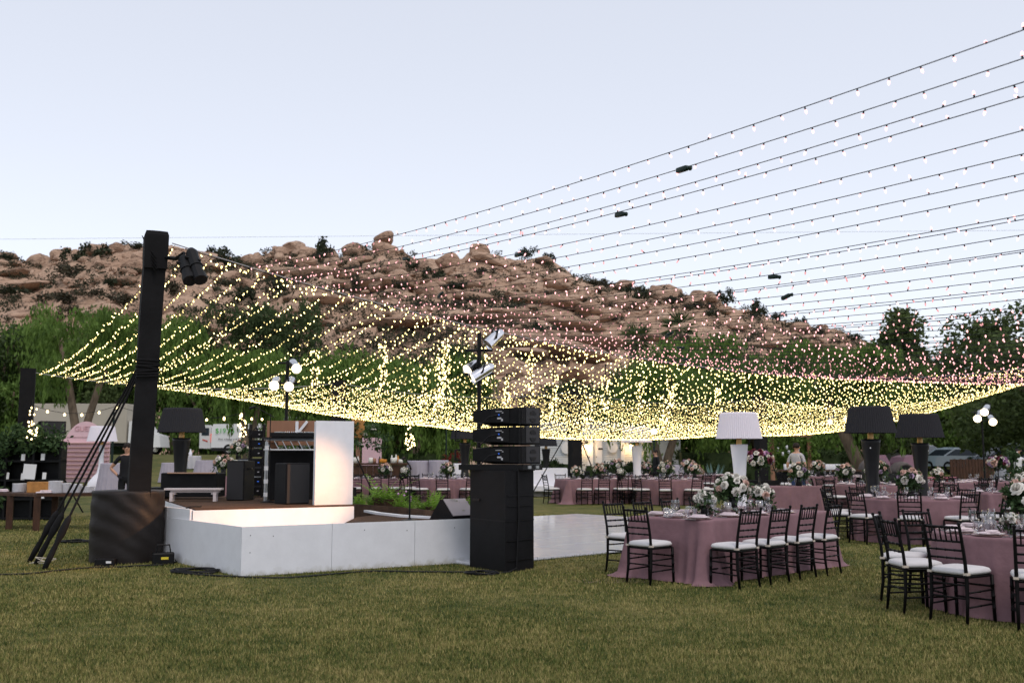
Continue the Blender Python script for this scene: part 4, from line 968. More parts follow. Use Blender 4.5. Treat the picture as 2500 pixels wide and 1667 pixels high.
a_ = G(459, 1239, .785); cord('black cable hanging down the side of the white stage to the ground', [a_ + Vector((.1, .3, .005)), a_ + Vector((0, 0, .006)), G(452, 1256, .63) + Vector((-.02, -.02, 0)), G(443, 1300, .36) + Vector((-.06, -.06, 0)), G(440, 1362, .05) + Vector((-.05, -.05, 0)), G(436, 1370, .015), G(415, 1372, .015)], .011)
cord('black cable running across the grass past the weight drum', [G(-60, 1402, .012), G(60, 1400, .012), G(140, 1392, .012), G(215, 1385, .012), G(290, 1383, .012), G(340, 1380, .012), G(400, 1378, .012)], .012)
cord('dark bundle of cable on the grass beyond the guy straps', coil(G(182, 1324), .2, 20, 5), .014)
bx = thing('power_box', 'small black power box with a yellow label beside the stage corner', 'box', G(398, 1376), R(20))
MB().bevel_box((0, 0, .08), (.3, .2, .16), .02).build('case', M_BLACKMETAL, bx)
MB().box((.02, -.103, .09), (.10, .004, .035)).build('yellow_sticker', mat('yellow_sticker', (.7, .55, .05), .5), bx)
MB().tube([(-.1, 0, .16), (-.08, 0, .27), (.08, 0, .27), (.1, 0, .16)], .012, 6).build('handle', M_BLACKMETAL, bx)
bx = thing('power_box', 'small black adapter box with a white label below the weight drum', 'box', G(258, 1381), R(5))
MB().bevel_box((0, 0, .05), (.28, .14, .10), .015).build('case', M_BLACKMETAL, bx)
MB().box((.06, -.073, .06), (.07, .004, .03)).build('white_sticker', M_TAPE, bx)
tag(MB().tube([(.06 * k * math.cos(k * 1.3) * .5, .1 * math.sin(k * 1.1), .06 + .05 * math.sin(k * .7)) for k in range(12)], .006, 5).build('rope', mat('pale_rope', (.55, .50, .42), .8), loc=G(98, 1378)), 'loop of pale rope tied round the foot of the guy straps', 'rope')
# rusted planter wall with ferns behind the carpeted deck
pw = [G(840, 1228, .72), G(900, 1232, .72), G(980, 1238, .72), G(1056, 1246, .72), Vector((-.2, 15.6, .72))]
pt = thing('planter', 'curved rusted steel planter wall behind the carpeted stage deck', 'planter', (pw[0].x, pw[0].y, 0))
for a, b in zip(pw, pw[1:]): wall('steel_plate', a, b, 0, .72, .02, M_CORTEN, pt, pw[0])
rf = random.Random(8)
def fern(p, s, label, flower=False):
    o = thing('fern', label, 'plant', p, rf.uniform(0, 6), 'ferns along the planter', s); V = []
    for i in range(16):
        a = rf.uniform(0, 6.28); L = rf.uniform(.35, .6); el = rf.uniform(.7, 1.35); q = Vector((0, 0, 0)); d = Vector((math.cos(a) * math.cos(el), math.sin(a) * math.cos(el), math.sin(el)))
        for k in range(9):
            q = q + d * L / 9; d = (d + Vector((math.cos(a) * .06, math.sin(a) * .06, -.09))).normalized(); s_ = d.cross(Vector((0, 0, 1))).normalized()
            for sg in (-1, 1):
                e = (s_ * sg + d * .5).normalized() * (.13 * (1 - k / 11)); V.append([q, q + e * .5 + d * .02, q + e, q + e * .5 - d * .02])
    obj('fronds', quads_mesh('fronds', V, M_FERN), o)
    MB().lathe([(.09, 0), (.12, .12)], 10).build('pot', M_CORTEN, o)
    if flower:
        for k in range(3): MB().lathe([(.0, -.03), (.03, 0), (.0, .03)], 6, (rf.uniform(-.12, .12), -.05, rf.uniform(.3, .45))).build('blossom', M_MAUVE, o)
M_MAUVE = mat('mauve_petal', (.50, .28, .46), .6, var=.15, vscale=30)
for x, y, s, fl in ((873, 1222, .8, 0), (925, 1212, 1.25, 0), (950, 1214, 1.15, 0), (975, 1226, .8, 1), (993, 1232, .7, 1), (1028, 1230, .85, 0), (1053, 1230, 1.0, 0), (1040, 1238, .7, 0), (1133, 1236, .9, 0), (905, 1222, .8, 0)):
    p = D(x, y + 8, 17.6 - (x - 860) * .0095); p.z -= .12; p.z = max(.45, p.z)
    fern((p.x, p.y + .25, p.z), s, 'pink-flowered green fern in a rusted pot behind the planter wall' if fl else 'bright green fern in a rusted pot behind the planter wall', fl)
# white dance floor, panel by panel
M_FLOOR = mat('gloss_white_panel', (.78, .78, .82), .10, var=.05, vscale=1.2, spec=.5)
DA = Vector((.39, 15.14, 0)); fa = Vector((.735, .678, 0)); fb = Vector((-.678, .735, 0))
df = thing('dance_floor', 'glossy white panelled dance floor on the lawn beyond the stage', 'dance floor', DA, math.atan2(fa.y, fa.x))
tile = MB().box((.605, .605, .022), (1.202, 1.202, .036)).mesh('floor_panel', M_FLOOR)
for i in range(-1, 7):
    for j in range(6): obj('floor_panel', tile, df, (i * 1.22, j * 1.22, rnd.uniform(0, .0015)))
MB().box((3.66, 3.66, .001), (9.85, 7.42, .02)).build('underlay', M_TRUSS, df)
# ================================================================ BANQUET
M_CHAIR = mat('black_lacquer', (.003, .0026, .003), .5, var=.2, vscale=10, spec=.16)
M_CUSHION = mat('ivory_cushion', (.60, .585, .585), .85, bump=.12, bscale=18)
M_STRAP = mat('cushion_strap', (.55, .48, .40), .8)
M_CLOTH = mat('mauve_velvet', (.205, .116, .130), .8, var=.12, vscale=3, bump=.5, bscale=9, spec=.25)
M_PLATE = mat('pale_plate', (.70, .66, .66), .25)
M_NAPKIN = mat('blush_napkin', (.66, .56, .58), .85)
M_CHARGER = mat('rose_charger', (.40, .25, .24), .35, metal=.3)
M_CANDLE = mat('white_candle', (.85, .82, .76), .5)
M_BLUSH = mat('blush_petal', (.72, .50, .42), .6, var=.12, vscale=30); M_WHITEPETAL = mat('white_petal', (.80, .77, .70), .6, var=.06, vscale=30)
M_LILAC = mat('lilac_petal', (.46, .34, .47), .6, var=.12, vscale=30); M_BURG = mat('burgundy_petal', (.14, .03, .05), .6, var=.25, vscale=30)
M_FLEAF = leaf_mat('bouquet_leaves', (.020, .045, .016), (.07, .12, .045), .2); M_VASE = mat('dark_vase', (.02, .02, .02), .2)
def glass_mat():
    m = bpy.data.materials.new('clear_glass'); m.use_nodes = True; N = m.node_tree.nodes; L = m.node_tree.links; N.remove(N['Principled BSDF'])
    t = N.new('ShaderNodeBsdfTransparent'); t.inputs[0].default_value = (.93, .93, .94, 1); g = N.new('ShaderNodeBsdfGlossy'); g.inputs['Roughness'].default_value = .04
    lw = N.new('ShaderNodeLayerWeight'); lw.inputs[0].default_value = .35; mr = N.new('ShaderNodeMath'); mr.operation = 'MULTIPLY_ADD'; mr.inputs[1].default_value = .75; mr.inputs[2].default_value = .06
    mx = N.new('ShaderNodeMixShader'); L.new(lw.outputs['Facing'], mr.inputs[0]); L.new(mr.outputs[0], mx.inputs[0]); L.new(t.outputs[0], mx.inputs[1]); L.new(g.outputs[0], mx.inputs[2]); L.new(mx.outputs[0], N['Material Output'].inputs[0]); return m
M_GLASS = glass_mat()
# ---- chiavari chair, facing +Y
def bamboo(mb, a, b, r, knots=(), n=8):
    a, b = Vector(a), Vector(b); P = [a]; K = [r]
    for k in sorted(knots): P += [a.lerp(b, k - .012), a.lerp(b, k), a.lerp(b, k + .012)]; K += [r, r * 1.4, r]
    return mb.tube(P + [b], K + [r], n)
def chair_shapes():
    S = {}
    for s in (-1, 1):
        m = MB().tube([(s * .19, -.225, 0), (s * .185, -.195, .22), (s * .183, -.19, .44), (s * .183, -.205, .60), (s * .185, -.245, .80), (s * .186, -.268, .90), (s * .186, -.27, .905), (s * .186, -.272, .915), (s * .186, -.274, .93), (s * .186, -.275, .938)], [.014, .017, .018, .016, .015, .014, .011, .018, .017, .006], 8)
        S.setdefault('back_leg', []).append(m)
        S.setdefault('front_leg', []).append(bamboo(MB(), (s * .195, .20, 0), (s * .19, .19, .435), .0165, (.3, .55, .8)))
    S['seat_frame'] = [MB().bevel_box((0, 0, .435), (.40, .41, .028), .02)]
    S['top_rail'] = [bamboo(MB(), (-.186, -.262, .885), (.186, -.262, .885), .013, (.2, .5, .8))]
    S['back_rail'] = [bamboo(MB(), (-.185, y, z), (.185, y, z), .0105, (.25, .5, .75)) for y, z in ((-.235, .755), (-.219, .675), (-.205, .60))]
    S['spindle'] = [MB().tube([(-.135 + .054 * k, -.235, .755), (-.137 + .0548 * k, -.262, .885)], .0075, 6) for k in range(6)]
    st = []
    for s in (-1, 1):
        for z in (.16, .29): st.append(bamboo(MB(), (s * .19, -.2, z), (s * .193, .195, z + .01), .009, (.5,)))
    for y, z in ((.195, .20), (.193, .33), (-.20, .24), (-.197, .36)): st.append(bamboo(MB(), (-.19, y, z), (.19, y, z), .009, (.33, .66)))
    S['stretcher'] = st
    return S
def cushion_mesh():
    n = 14; vs = []; prof = [(.0, .449), (.93, .449), (1.02, .462), (1.03, .478), (.97, .500), (.80, .512), (.4, .516), (.0, .517)]
    ang = [6.2832 * k / 40 for k in range(40)]
    for q, z in prof:
        for a in ang:
            c, s = math.cos(a), math.sin(a); e = .32; x = math.copysign(abs(c) ** e, c) * .202; y = math.copysign(abs(s) ** e, s) * .208
            vs.append((x * q, y * q, z))
    fs = [(i * 40 + k, i * 40 + (k + 1) % 40, (i + 1) * 40 + (k + 1) % 40, (i + 1) * 40 + k) for i in range(len(prof) - 1) for k in range(40)]
    me = bpy.data.meshes.new('cushion'); me.from_pydata(vs, [], fs); me.materials.append(M_CUSHION); me.polygons.foreach_set('use_smooth', [True] * len(fs)); me.update(); return me
CHS = chair_shapes(); CUSH = cushion_mesh()
CH_ME = {k: [m.mesh(k, M_CHAIR, True) for m in v] for k, v in CHS.items()}
strap_me = [MB().box((s * .187, -.19, .462), (.042, .05, .022)).mesh('cushion_strap', M_STRAP) for s in (-1, 1)]
def joined(keys):
    mb = MB()
    for k in keys:
        for m in CHS[k]: mb.add(m.v, m.f)
    return mb
FAR_BACK = joined(['top_rail', 'back_rail', 'spindle']).mesh('backrest', M_CHAIR, True); FAR_LEGS = joined(['back_leg', 'front_leg', 'seat_frame', 'stretcher']).mesh('leg_frame', M_CHAIR, True)
rc = random.Random(31)
def chair(x, y, face, label, group, detail):
    """face: direction the sitter looks"""
    o = thing('banquet_chair', label, 'chair', (x, y, 0), math.atan2(face[1], face[0]) - R(90) + rc.uniform(-.08, .08), group)
    if detail:
        for k, ms in CH_ME.items():
            for m in ms: obj(k, m, o)
        c = obj('cushion', CUSH, o)
        for m in strap_me: obj('cushion_strap', m, c)
    else:
        obj('backrest', FAR_BACK, o); obj('leg_frame', FAR_LEGS, o); obj('cushion', CUSH, o)
    return o
# ---- draped tables
def rounded_rect(L, W, r, n):
    P = []
    for cx, cy_, a0 in ((L / 2 - r, W / 2 - r, 0), (-L / 2 + r, W / 2 - r, 90), (-L / 2 + r, -W / 2 + r, 180), (L / 2 - r, -W / 2 + r, 270)):
        for k in range(7): a = R(a0 + 15 * k); P.append((Vector((cx + r * math.cos(a), cy_ + r * math.sin(a), 0)), Vector((math.cos(a), math.sin(a), 0)), 1.0))
    Q = []; m = len(P)
    for i in range(m):
        p, nn, c = P[i]; q, n2, c2 = P[(i + 1) % m]; Q.append((p, nn, 1.0 if True else 0)); d = (q - p).length
        if d > .15:
            kk = int(d / .03)
            for k in range(1, kk): f = k / kk; e = min(f, 1 - f) * d; Q.append((p.lerp(q, f), nn, max(0, 1 - e / .42)))
    return Q
def cloth_mesh(per, z, seed, folds, corner, puddle, flare):
    """per: (point, outward normal, cornerness) round the table edge"""
    r = random.Random(seed); n = len(per); s = 0; arc = []
    for i, (p, nn, c) in enumerate(per): arc.append(s); s += (per[(i + 1) % n][0] - p).length
    ph = [r.uniform(0, 6.28) for _ in range(6)]; lev = [0, .015, .05, .12, .25, .4, .55, .7, .82, .92, .985, 1.0]
    vs = []
    for k in lev:
        for (p, nn, c), a in zip(per, arc):
            x = a / s * 6.2832
            w = math.sin(folds * x + ph[0] + 1.2 * math.sin(2 * x + ph[3])) * .6 + math.sin(folds * 1.7 * x + ph[1]) * .3 + .25 * math.sin(folds * 3.1 * x + ph[2])
            amp = .05 * k ** .8
            if corner: off = flare * .35 * k ** 1.2 + .4 * amp * w * (1 - c) + corner * c ** 1.4 * k ** 1.15 * (.11 + .03 * math.sin(7 * x + ph[4])) + .042 * c * k ** .7 * math.sin(a * 38 + ph[2])
            else: off = flare * k ** 1.2 + amp * (1 - 1.7 * abs(math.sin(folds * .5 * x + ph[0] + .8 * math.sin(2 * x + ph[3])))) * (.7 + .3 * math.sin(3 * x + ph[4])) + .25 * amp * w
            zz = z * (1 - k) + .006
            if k == 0: off = -.012
            if k >= .985: off += puddle * (.3 + .7 * c) * (.6 + .4 * math.sin(11 * x + ph[5])) * (1 if k == 1 else .55); zz = .008 + (.012 if k < 1 else 0)
            vs.append((p.x + nn.x * off, p.y + nn.y * off, zz + (.003 if k == 0 else 0)))
    fs = [(j * n + i, j * n + (i + 1) % n, (j + 1) * n + (i + 1) % n, (j + 1) * n + i) for j in range(len(lev) - 1) for i in range(n)]
    fs = [f[::-1] for f in fs]; c = sum((p for p, _, _ in per), Vector()) / n; vs.append((c.x, c.y, z + .009)); m = len(vs) - 1
    fs += [(i, (i + 1) % n, m) for i in range(n)]
    return MB().add(vs, fs)
def round_per(R_, n=220): return [(Vector((R_ * math.cos(6.2832 * k / n), R_ * math.sin(6.2832 * k / n), 0)), Vector((math.cos(6.2832 * k / n), math.sin(6.2832 * k / n), 0)), 0) for k in range(n)]
def draped_table(label, c, rz, per, m, folds, corner=0., puddle=0., flare=.10, h=.757, seed=1, cat='table', group=None):
    o = thing('draped_table', label, cat, (c[0], c[1], 0), rz, group)
    cloth_mesh(per, h, seed, folds, corner, puddle, flare).build('tablecloth', m, o, smooth=True)
    mb = MB().lathe([(.05, 0), (.05, h - .06)], 8); mb.build('pedestal', M_BLACKMETAL, o)
    return o
# ---- bouquets
def rose_mesh(m, seed):
    r = random.Random(seed); V = []; F = []
    for ring, (cnt, rad, lean, hh) in enumerate(((3, .010, .15, .034), (5, .020, .45, .034), (6, .030, .95, .030), (6, .036, 1.35, .026))):
        for k in range(cnt):
            a = 6.2832 * k / cnt + ring * .7 + r.uniform(-.15, .15); ca, sa = math.cos(a), math.sin(a); w = rad * 1.15 + .008; o = len(V)
            for j in range(4):
                f = j / 3; out = rad * .35 + math.sin(lean * f) * hh * 1.2; up = math.cos(lean * f * .9) * hh * f * 1.1 - (.006 * f * f if ring > 1 else 0)
                for i in range(4):
                    g_ = (i - 1.5) / 1.5; ww = w * (.5 + .6 * math.sin(2.2 * (f * .8 + .25))); cu = out - .35 * w * g_ * g_
                    V.append((cu * ca - g_ * ww * sa, cu * sa + g_ * ww * ca, up - .004 * ring - abs(g_) ** 3 * .004))
            for j in range(3):
                for i in range(3): b = o + j * 4 + i; F.append((b, b + 1, b + 5, b + 4))
    me = bpy.data.meshes.new('bloom'); me.from_pydata(V, [], F); me.materials.append(m); me.polygons.foreach_set('use_smooth', [True] * len(F)); me.update(); return me
ROSE = {k: rose_mesh(m, i) for i, (k, m) in enumerate((('w', M_WHITEPETAL), ('b', M_BLUSH), ('m', M_MAUVE), ('l', M_LILAC), ('r', M_BURG)))}
def bouquet(seed, pal, n, rx, rz_, vase_h, leaves, big=1.0):
    r = random.Random(seed); o = thing('flower_arrangement', 'x', 'flowers'); cz = vase_h + rz_ * .55
    prof = [(.05, 0), (.055, .01), (.05, vase_h * .5), (.06, vase_h)] if vase_h < .3 else [(.11, 0), (.11, .015), (.02, .05), (.016, vase_h - .12), (.09, vase_h)]
    MB().lathe(prof, 16).build('vase', M_VASE, o, smooth=True)
    cen = [(r.uniform(-.6, .6) * rx, r.uniform(-.6, .6) * rx, cz + r.uniform(-.5, .5) * rz_) for _ in range(14)]
    V = leaf_quads(cen, [rx * .42] * 14, leaves, .075, .032, .05, seed, (1, 1, .8), .1); sp = []
    for k in range(16):             # trailing sprigs that break the outline
        a = r.uniform(0, 6.28); el = r.uniform(-.5, .9); d = Vector((math.cos(a) * math.cos(el), math.sin(a) * math.cos(el), math.sin(el)))
        for j in range(6): sp.append(tuple(Vector((0, 0, cz)) + d * (rx * (.6 + .13 * j)) + Vector((0, 0, -.008 * j * j))))
    V = np.concatenate([V, leaf_quads(sp, [.02] * len(sp), len(sp) * 2, .055, .025, .1, seed + 3)])
    f = obj('foliage', quads_mesh('foliage', V, M_FLEAF), o); f['kind'] = 'stuff'
    for k in range(n):
        a = 6.2832 * (k * .618) + r.uniform(-.3, .3); el = math.asin(max(-.35, min(.98, -.3 + 1.28 * (k + .5) / n))); d = Vector((math.cos(a) * math.cos(el), math.sin(a) * math.cos(el), math.sin(el)))
        p = Vector((d.x * rx * .92, d.y * rx * .92, cz + d.z * rz_ * .92)); b = obj('bloom', ROSE[r.choice(pal)], o, p, 0, big * r.uniform(.75, 1.25))
        b.rotation_euler = d.to_track_quat('Z', 'Y').to_euler()
    return o
BQ = [bouquet(1, 'wwwwwbwl', 20, .20, .17, .20, 900, 1.0), bouquet(2, 'wwwbwl', 9, .12, .10, .13, 420, .9), bouquet(3, 'bmmrwwlbr', 44, .34, .25, .42, 1500, 1.25), bouquet(4, 'wbwwbl', 15, .19, .16, .18, 800, .95), bouquet(5, 'bbwwbl', 13, .17, .15, .16, 700, .95)]
BQ_USED = set()
def flowers(k, p, label, s=1.0, group=None):
    if k not in BQ_USED:
        BQ_USED.add(k); o = BQ[k]; o.location = p; o.scale = (s,) * 3; o.rotation_euler = (0, 0, rc.uniform(0, 6)); o['label'] = label
        if group: o['group'] = group
        return o
    return copy_tree(BQ[k], None, p, rc.uniform(0, 6), s, label, group)
# ---- tableware
WINE = MB().lathe([(.034, 0), (.034, .003), (.005, .008), (.0042, .085), (.012, .095), (.034, .12), (.041, .155), (.038, .19), (.034, .215)], 16, cap=False).mesh('wine_glass', M_GLASS, True)
TUMB = MB().lathe([(.0, .003), (.032, .003), (.036, .10), (.037, .105), (.034, .105), (.031, .012), (.0, .010)], 16).mesh('tumbler', M_GLASS, True)
PLATE = MB().lathe([(.0, .004), (.09, .004), (.14, .018), (.142, .021), (.09, .010), (.0, .009)], 24).mesh('plate', M_PLATE, True)
CHARG = MB().lathe([(.0, .002), (.11, .002), (.165, .010), (.165, .013), (.11, .006), (.0, .006)], 24).mesh('charger_plate', M_CHARGER, True)
NAPK = MB().bevel_box((0, 0, .012), (.09, .22, .018), .008).bevel_box((.02, .01, .028), (.07, .16, .016), .008, rz=.2).mesh('napkin', M_NAPKIN, True)
FORK = MB().box((0, 0, .006), (.012, .19, .004)).box((0, .09, .007), (.022, .05, .004)).mesh('cutlery', M_TRUSS)
CANDLE = MB().lathe([(.0, 0), (.035, 0), (.035, .11), (.030, .115), (.0, .112)], 16).tube([(0, 0, .11), (.002, 0, .128)], .0015, 5).mesh('candle', M_CANDLE, True)
VOTIVE = MB().lathe([(.0, .003), (.05, .003), (.052, .16), (.050, .16), (.047, .01), (0, .009)], 18).mesh('candle_glass', M_GLASS, True)
rt = random.Random(17)
def ware(kind, me, p, label, cat, group, rz=None, lying=False):
    o = obj(kind, me, None, p, rt.uniform(0, 6.28) if rz is None else rz)
    if lying: o.rotation_euler = (R(84), 0, o.rotation_euler.z); o.location.z += .040
    return tag(o, label, cat, group)
def setting(c, inward, th, tn, full):
    """one cover at table edge point c; inward: unit vector to the table middle; tn: table words"""
    z = th + .012; s = Vector((-inward.y, inward.x, 0)); rz = math.atan2(inward.y, inward.x) - R(90)
    q = Vector((c[0], c[1], z)) + inward * .2
    if full: ware('charger_plate', CHARG, q, 'rose metal charger plate set on ' + tn, 'plate', 'charger plates on ' + tn)
    ware('plate', PLATE, q + Vector((0, 0, .007)), 'pale dinner plate set on ' + tn, 'plate', 'plates on ' + tn)
    ware('napkin', NAPK, q + Vector((0, 0, .019)), 'folded blush napkin on a plate on ' + tn, 'napkin', 'napkins on ' + tn, rz)
    if full:
        for k in (-1, 1): ware('cutlery', FORK, q + s * .19 * k, 'silver cutlery laid on ' + tn, 'cutlery', 'cutlery on ' + tn, rz)
    g = q + inward * .18
    ware('wine_glass', WINE, g + s * rt.uniform(.05, .12), 'stemmed wine glass on ' + tn, 'glass', 'wine glasses on ' + tn, None, rt.random() < .45)
    ware('tumbler', TUMB, g - s * rt.uniform(.05, .13) + inward * .06, 'short clear tumbler on ' + tn, 'glass', 'tumblers on ' + tn)
    if full: ware('wine_glass', WINE, g + inward * rt.uniform(.1, .16) + s * rt.uniform(-.08, .08), 'stemmed wine glass on ' + tn, 'glass', 'wine glasses on ' + tn, None, rt.random() < .4)
def candle(p, tn): 
    ware('candle', CANDLE, p, 'white pillar candle on ' + tn, 'candle', 'candles on ' + tn); ware('candle_glass', VOTIVE, p, 'clear glass sleeve round a candle on ' + tn, 'candle glass', 'candle glasses on ' + tn)
TH = .757
def rect_table(tn, N, L, ln, wd, near, far, ends, detail, fl, seed, full=False, corner=1.0, puddle=.12, setpl=True, end_far=0):
    """N: near left corner, L: direction of the long side"""
    L = Vector((L[0], L[1], 0)).normalized(); S = Vector((-L.y, L.x, 0)); N = Vector((N[0], N[1], 0)); c = N + L * ln / 2 + S * wd / 2
    draped_table('rectangular table in a mauve cloth, ' + tn[1], c, math.atan2(L.y, L.x), rounded_rect(ln, wd, .05, 4), M_CLOTH, 9, corner * .9, puddle, .13, TH, seed)
    nm = tn[0]
    for k, f in enumerate(near):
        p = N + L * f - S * .30; chair(p.x, p.y, S, 'black chair along the ' + tn[2] + ' side of ' + nm, 'chairs on the ' + tn[2] + ' side of ' + nm, detail)
        if setpl: setting(N + L * f, S, TH, nm, full)
    for k, f in enumerate(far):
        p = N + L * f + S * (wd + .30); chair(p.x, p.y, -S, 'black chair along the ' + tn[3] + ' side of ' + nm, 'chairs on the ' + tn[3] + ' side of ' + nm, detail)
        if setpl: setting(N + L * f + S * wd, -S, TH, nm, full)
    for f in range(ends):
        p = N + S * wd * (.5 if ends == 1 else .25 + .5 * f) - L * .32; chair(p.x, p.y, L, 'black chair at the stage end of ' + nm, 'chairs at the stage end of ' + nm if ends > 1 else None, detail)
        if setpl: setting(N + S * wd * .5, L, TH, nm, full)
    for k, f, dx, lab, s in fl: flowers(k, c + L * f + S * dx + Vector((0, 0, TH + .012)), lab, s)
    return c, L, S
def round_table(tn, c, rad, angs, detail, fl, seed, full=False, setpl=True, flare=.08, dist=.30, skip=()):
    c = Vector((c[0], c[1], 0)); draped_table('round table in a mauve cloth, ' + tn[1], c, 0, round_per(rad), M_CLOTH, 24 if detail else 26, 0, .03, flare, TH, seed)
    for a in angs:
        d = Vector((math.cos(R(a)), math.sin(R(a)), 0)); p = c + d * (rad + dist)
        chair(p.x, p.y, -d, 'black white-cushioned chair drawn up to ' + tn[0], 'chairs round ' + tn[0], detail)
        if setpl: setting(c + d * rad, -d, TH, tn[0], full)
    for k, dx, dy, lab, s in fl: flowers(k, c + Vector((dx, dy, TH + .012)), lab, s)
# T1: the front rectangular table, surveyed from its corners and chair feet
N1, R1 = G(1724, 1272, TH), G(2033, 1248, TH); L1 = Vector((R1.x - N1.x, R1.y - N1.y, 0)); ln1 = L1.length; L1.normalize(); S1 = Vector((-L1.y, L1.x, 0))
def along(p): return (Vector((p.x, p.y, 0)) - Vector((N1.x, N1.y, 0))).dot(L1)
near1 = [along((G(a, b) + G(c_, d_)) / 2) for a, b, c_, d_ in ((1821, 1442, 1873, 1433), (1893, 1430, 1942, 1420), (1959, 1417, 2006, 1410), (2025, 1407, 2074, 1400))]
T1 = rect_table(('the front rectangular table', 'standing beside the dance floor', 'lawn', 'dance floor'), N1, L1, ln1, 1.22, near1, [.35, .98, 1.62, 2.3], 1, True,
    [(0, .05, .06, 'large white and lilac bouquet in the middle of the front rectangular table', 1.15), (1, -.72, -.02, 'small bouquet with one lilac rose on the front rectangular table', 1.1), (1, .85, .1, 'small white bouquet beyond the large one on the front rectangular table', 1.25)], 1, True, 1.0, .16)
for f, s_ in ((-.45, .08), (-.35, -.12), (.45, -.1), (.6, .15)): candle(T1[0] + T1[1] * f + T1[2] * s_ + Vector((0, 0, TH + .012)), 'the front rectangular table')
# T2: round table at the right, T3 behind it
round_table(('the round table nearest the open lawn', 'standing on the open lawn with chairs all round'), (5.28, 10.28), .93, (149, 184, 213, 244, 115, 81, 290), True, [(3, .05, .1, 'full white rose bouquet on the round table nearest the open lawn', 1.25), (1, -.3, -.2, 'small low bouquet on the round table nearest the open lawn', .7)], 2, True)
for dx, dy in ((-.35, .15), (-.2, -.35)): candle(Vector((5.28 + dx, 10.28 + dy, TH + .012)), 'the round table nearest the open lawn')
c3 = G(2226, 1216, TH)
round_table(('the round table with the peach rose bouquet', 'with a peach and lilac rose bouquet on it'), (c3.x, c3.y), 1.05, (213, 247, 283, 177, 141, 107, 70, 320, 30), True, [(4, 0, 0, 'peach and lilac rose bouquet on the round table behind the open lawn', 1.35)], 3, False)
# further tables
c5 = G(1632, 1171, TH)
round_table(('the round table beyond the dance floor', 'standing just beyond the far edge of the dance floor'), (c5.x, c5.y), 1.1, (224, 257, 293, 190, 330, 150, 110, 70, 30), False, [(4, -.1, -.1, 'white and blush bouquet on the round table beyond the dance floor', 1.5), (3, 1.0, .8, 'pale bouquet at the edge of the round table beyond the dance floor', 1.2)], 4)
N6 = G(1386, 1172, TH)
rect_table(('the long table in front of the cottage', 'standing in front of the white cottage', 'dance floor', 'cottage'), N6, (.95, .30), 2.75, 1.22, (.45, 1.05, 1.7, 2.3), (.4, 1.1, 1.8, 2.4), 1, False, [(4, -.8, .1, 'blush bouquet at the end of the long table in front of the cottage', 1.1), (3, .0, .1, 'white and lilac bouquet on the long table in front of the cottage', 1.25), (1, .75, 0, 'low white bouquet on the long table in front of the cottage', 1.2)], 5, False, 1.3, .2)
c7 = G(1092, 1170, TH)
round_table(('the round table behind the planter', 'standing behind the ferns of the planter'), (c7.x, c7.y), 1.0, (232, 268, 200, 304, 160, 120, 80, 40), False, [(4, 0, 0, 'blush and lilac bouquet on the round table behind the planter', 1.4)], 6)
N8 = G(846, 1170, TH)
rect_table(('the long table before the drinks bar', 'standing in front of the wooden drinks bar', 'stage', 'bar'), N8, (.985, .16), 2.5, 1.1, (.3, .95, 1.55, 2.15), (.4, 1.2, 2.0), 0, False, [(4, .05, 0, 'blush bouquet on the long table before the drinks bar', 1.3), (1, .7, 0, 'small white bouquet on the long table before the drinks bar', 1.3)], 7, False, 1.2, .15)
# head table with the grand arrangement
N9 = G(1838, 1188, TH); N9.z = 0
h9 = draped_table('narrow head table under a pleated mauve cloth below the grand bouquet', N9 + Vector((.85, .45, 0)), R(18), rounded_rect(1.9, .8, .06, 4), M_CLOTH, 26, .5, .05, .16, TH, 8)
flowers(2, N9 + Vector((.25, .35, TH + .012)), 'grand tall arrangement of mauve, burgundy and white roses on the head table', 1.15)
flowers(4, N9 + Vector((1.3, .5, TH + .012)), 'white and pink bouquet beside the grand arrangement on the head table', 1.5)
for k in range(4): ware('wine_glass', WINE, N9 + Vector((1.0 + .18 * k, .3 + .06 * k, TH + .012)), 'stemmed wine glass on the head table', 'glass', 'wine glasses on the head table')
c10 = G(2140, 1184, TH)
round_table(('the round table by the dark lamp heaters', 'standing in front of the two dark lamp heaters'), (c10.x, c10.y), 1.1, (205, 240, 275, 310, 170, 135, 100, 60), False, [(3, 0, 0, 'white and lilac bouquet on the round table by the dark lamp heaters', 1.5), (4, -.6, .7, 'creamy bouquet at the edge of the round table by the dark lamp heaters', 1.4)], 9)
N11 = G(2412, 1206, TH)
rect_table(('the corner rectangular table', 'set at an angle behind the round tables', 'lawn', 'car park'), N11, (.97, .22), 2.4, 1.15, (.45, 1.1, 1.75), (.4, 1.2, 2.0), 1, False, [(1, .1, 0, 'small bouquet on the corner rectangular table', 1.4)], 10, False, 1.3, .15)
c12 = G(2438, 1176, TH)
round_table(('the round table before the grey boulder', 'standing in front of the big grey boulder'), (c12.x, c12.y), 1.15, (200, 235, 268, 300, 160, 120, 60), False, [(2, 0, 0, 'wide white, peach and mauve arrangement before the grey boulder', .95)], 11)
c13 = G(2010, 1163, TH)
round_table(('the round table by the glass racks', 'standing near the racks of glasses'), (c13.x, c13.y), 1.15, (190, 225, 260, 295, 330, 150, 110, 60), False, [(3, -.2, 0, 'pale bouquet on the round table by the glass racks', 1.4)], 12)
c14 = G(1525, 1160, TH)
round_table(('the round table by the white lamp', 'standing beside the smaller white lamp heater'), (c14.x, c14.y), 1.1, (200, 235, 270, 305, 340, 150, 100, 50), False, [(4, -.3, 0, 'tall white and blush bouquet on the round table by the white lamp', 1.6), (3, .9, .2, 'low bouquet on the round table by the white lamp', 1.2)], 13)
c15 = G(1705, 1160, TH)
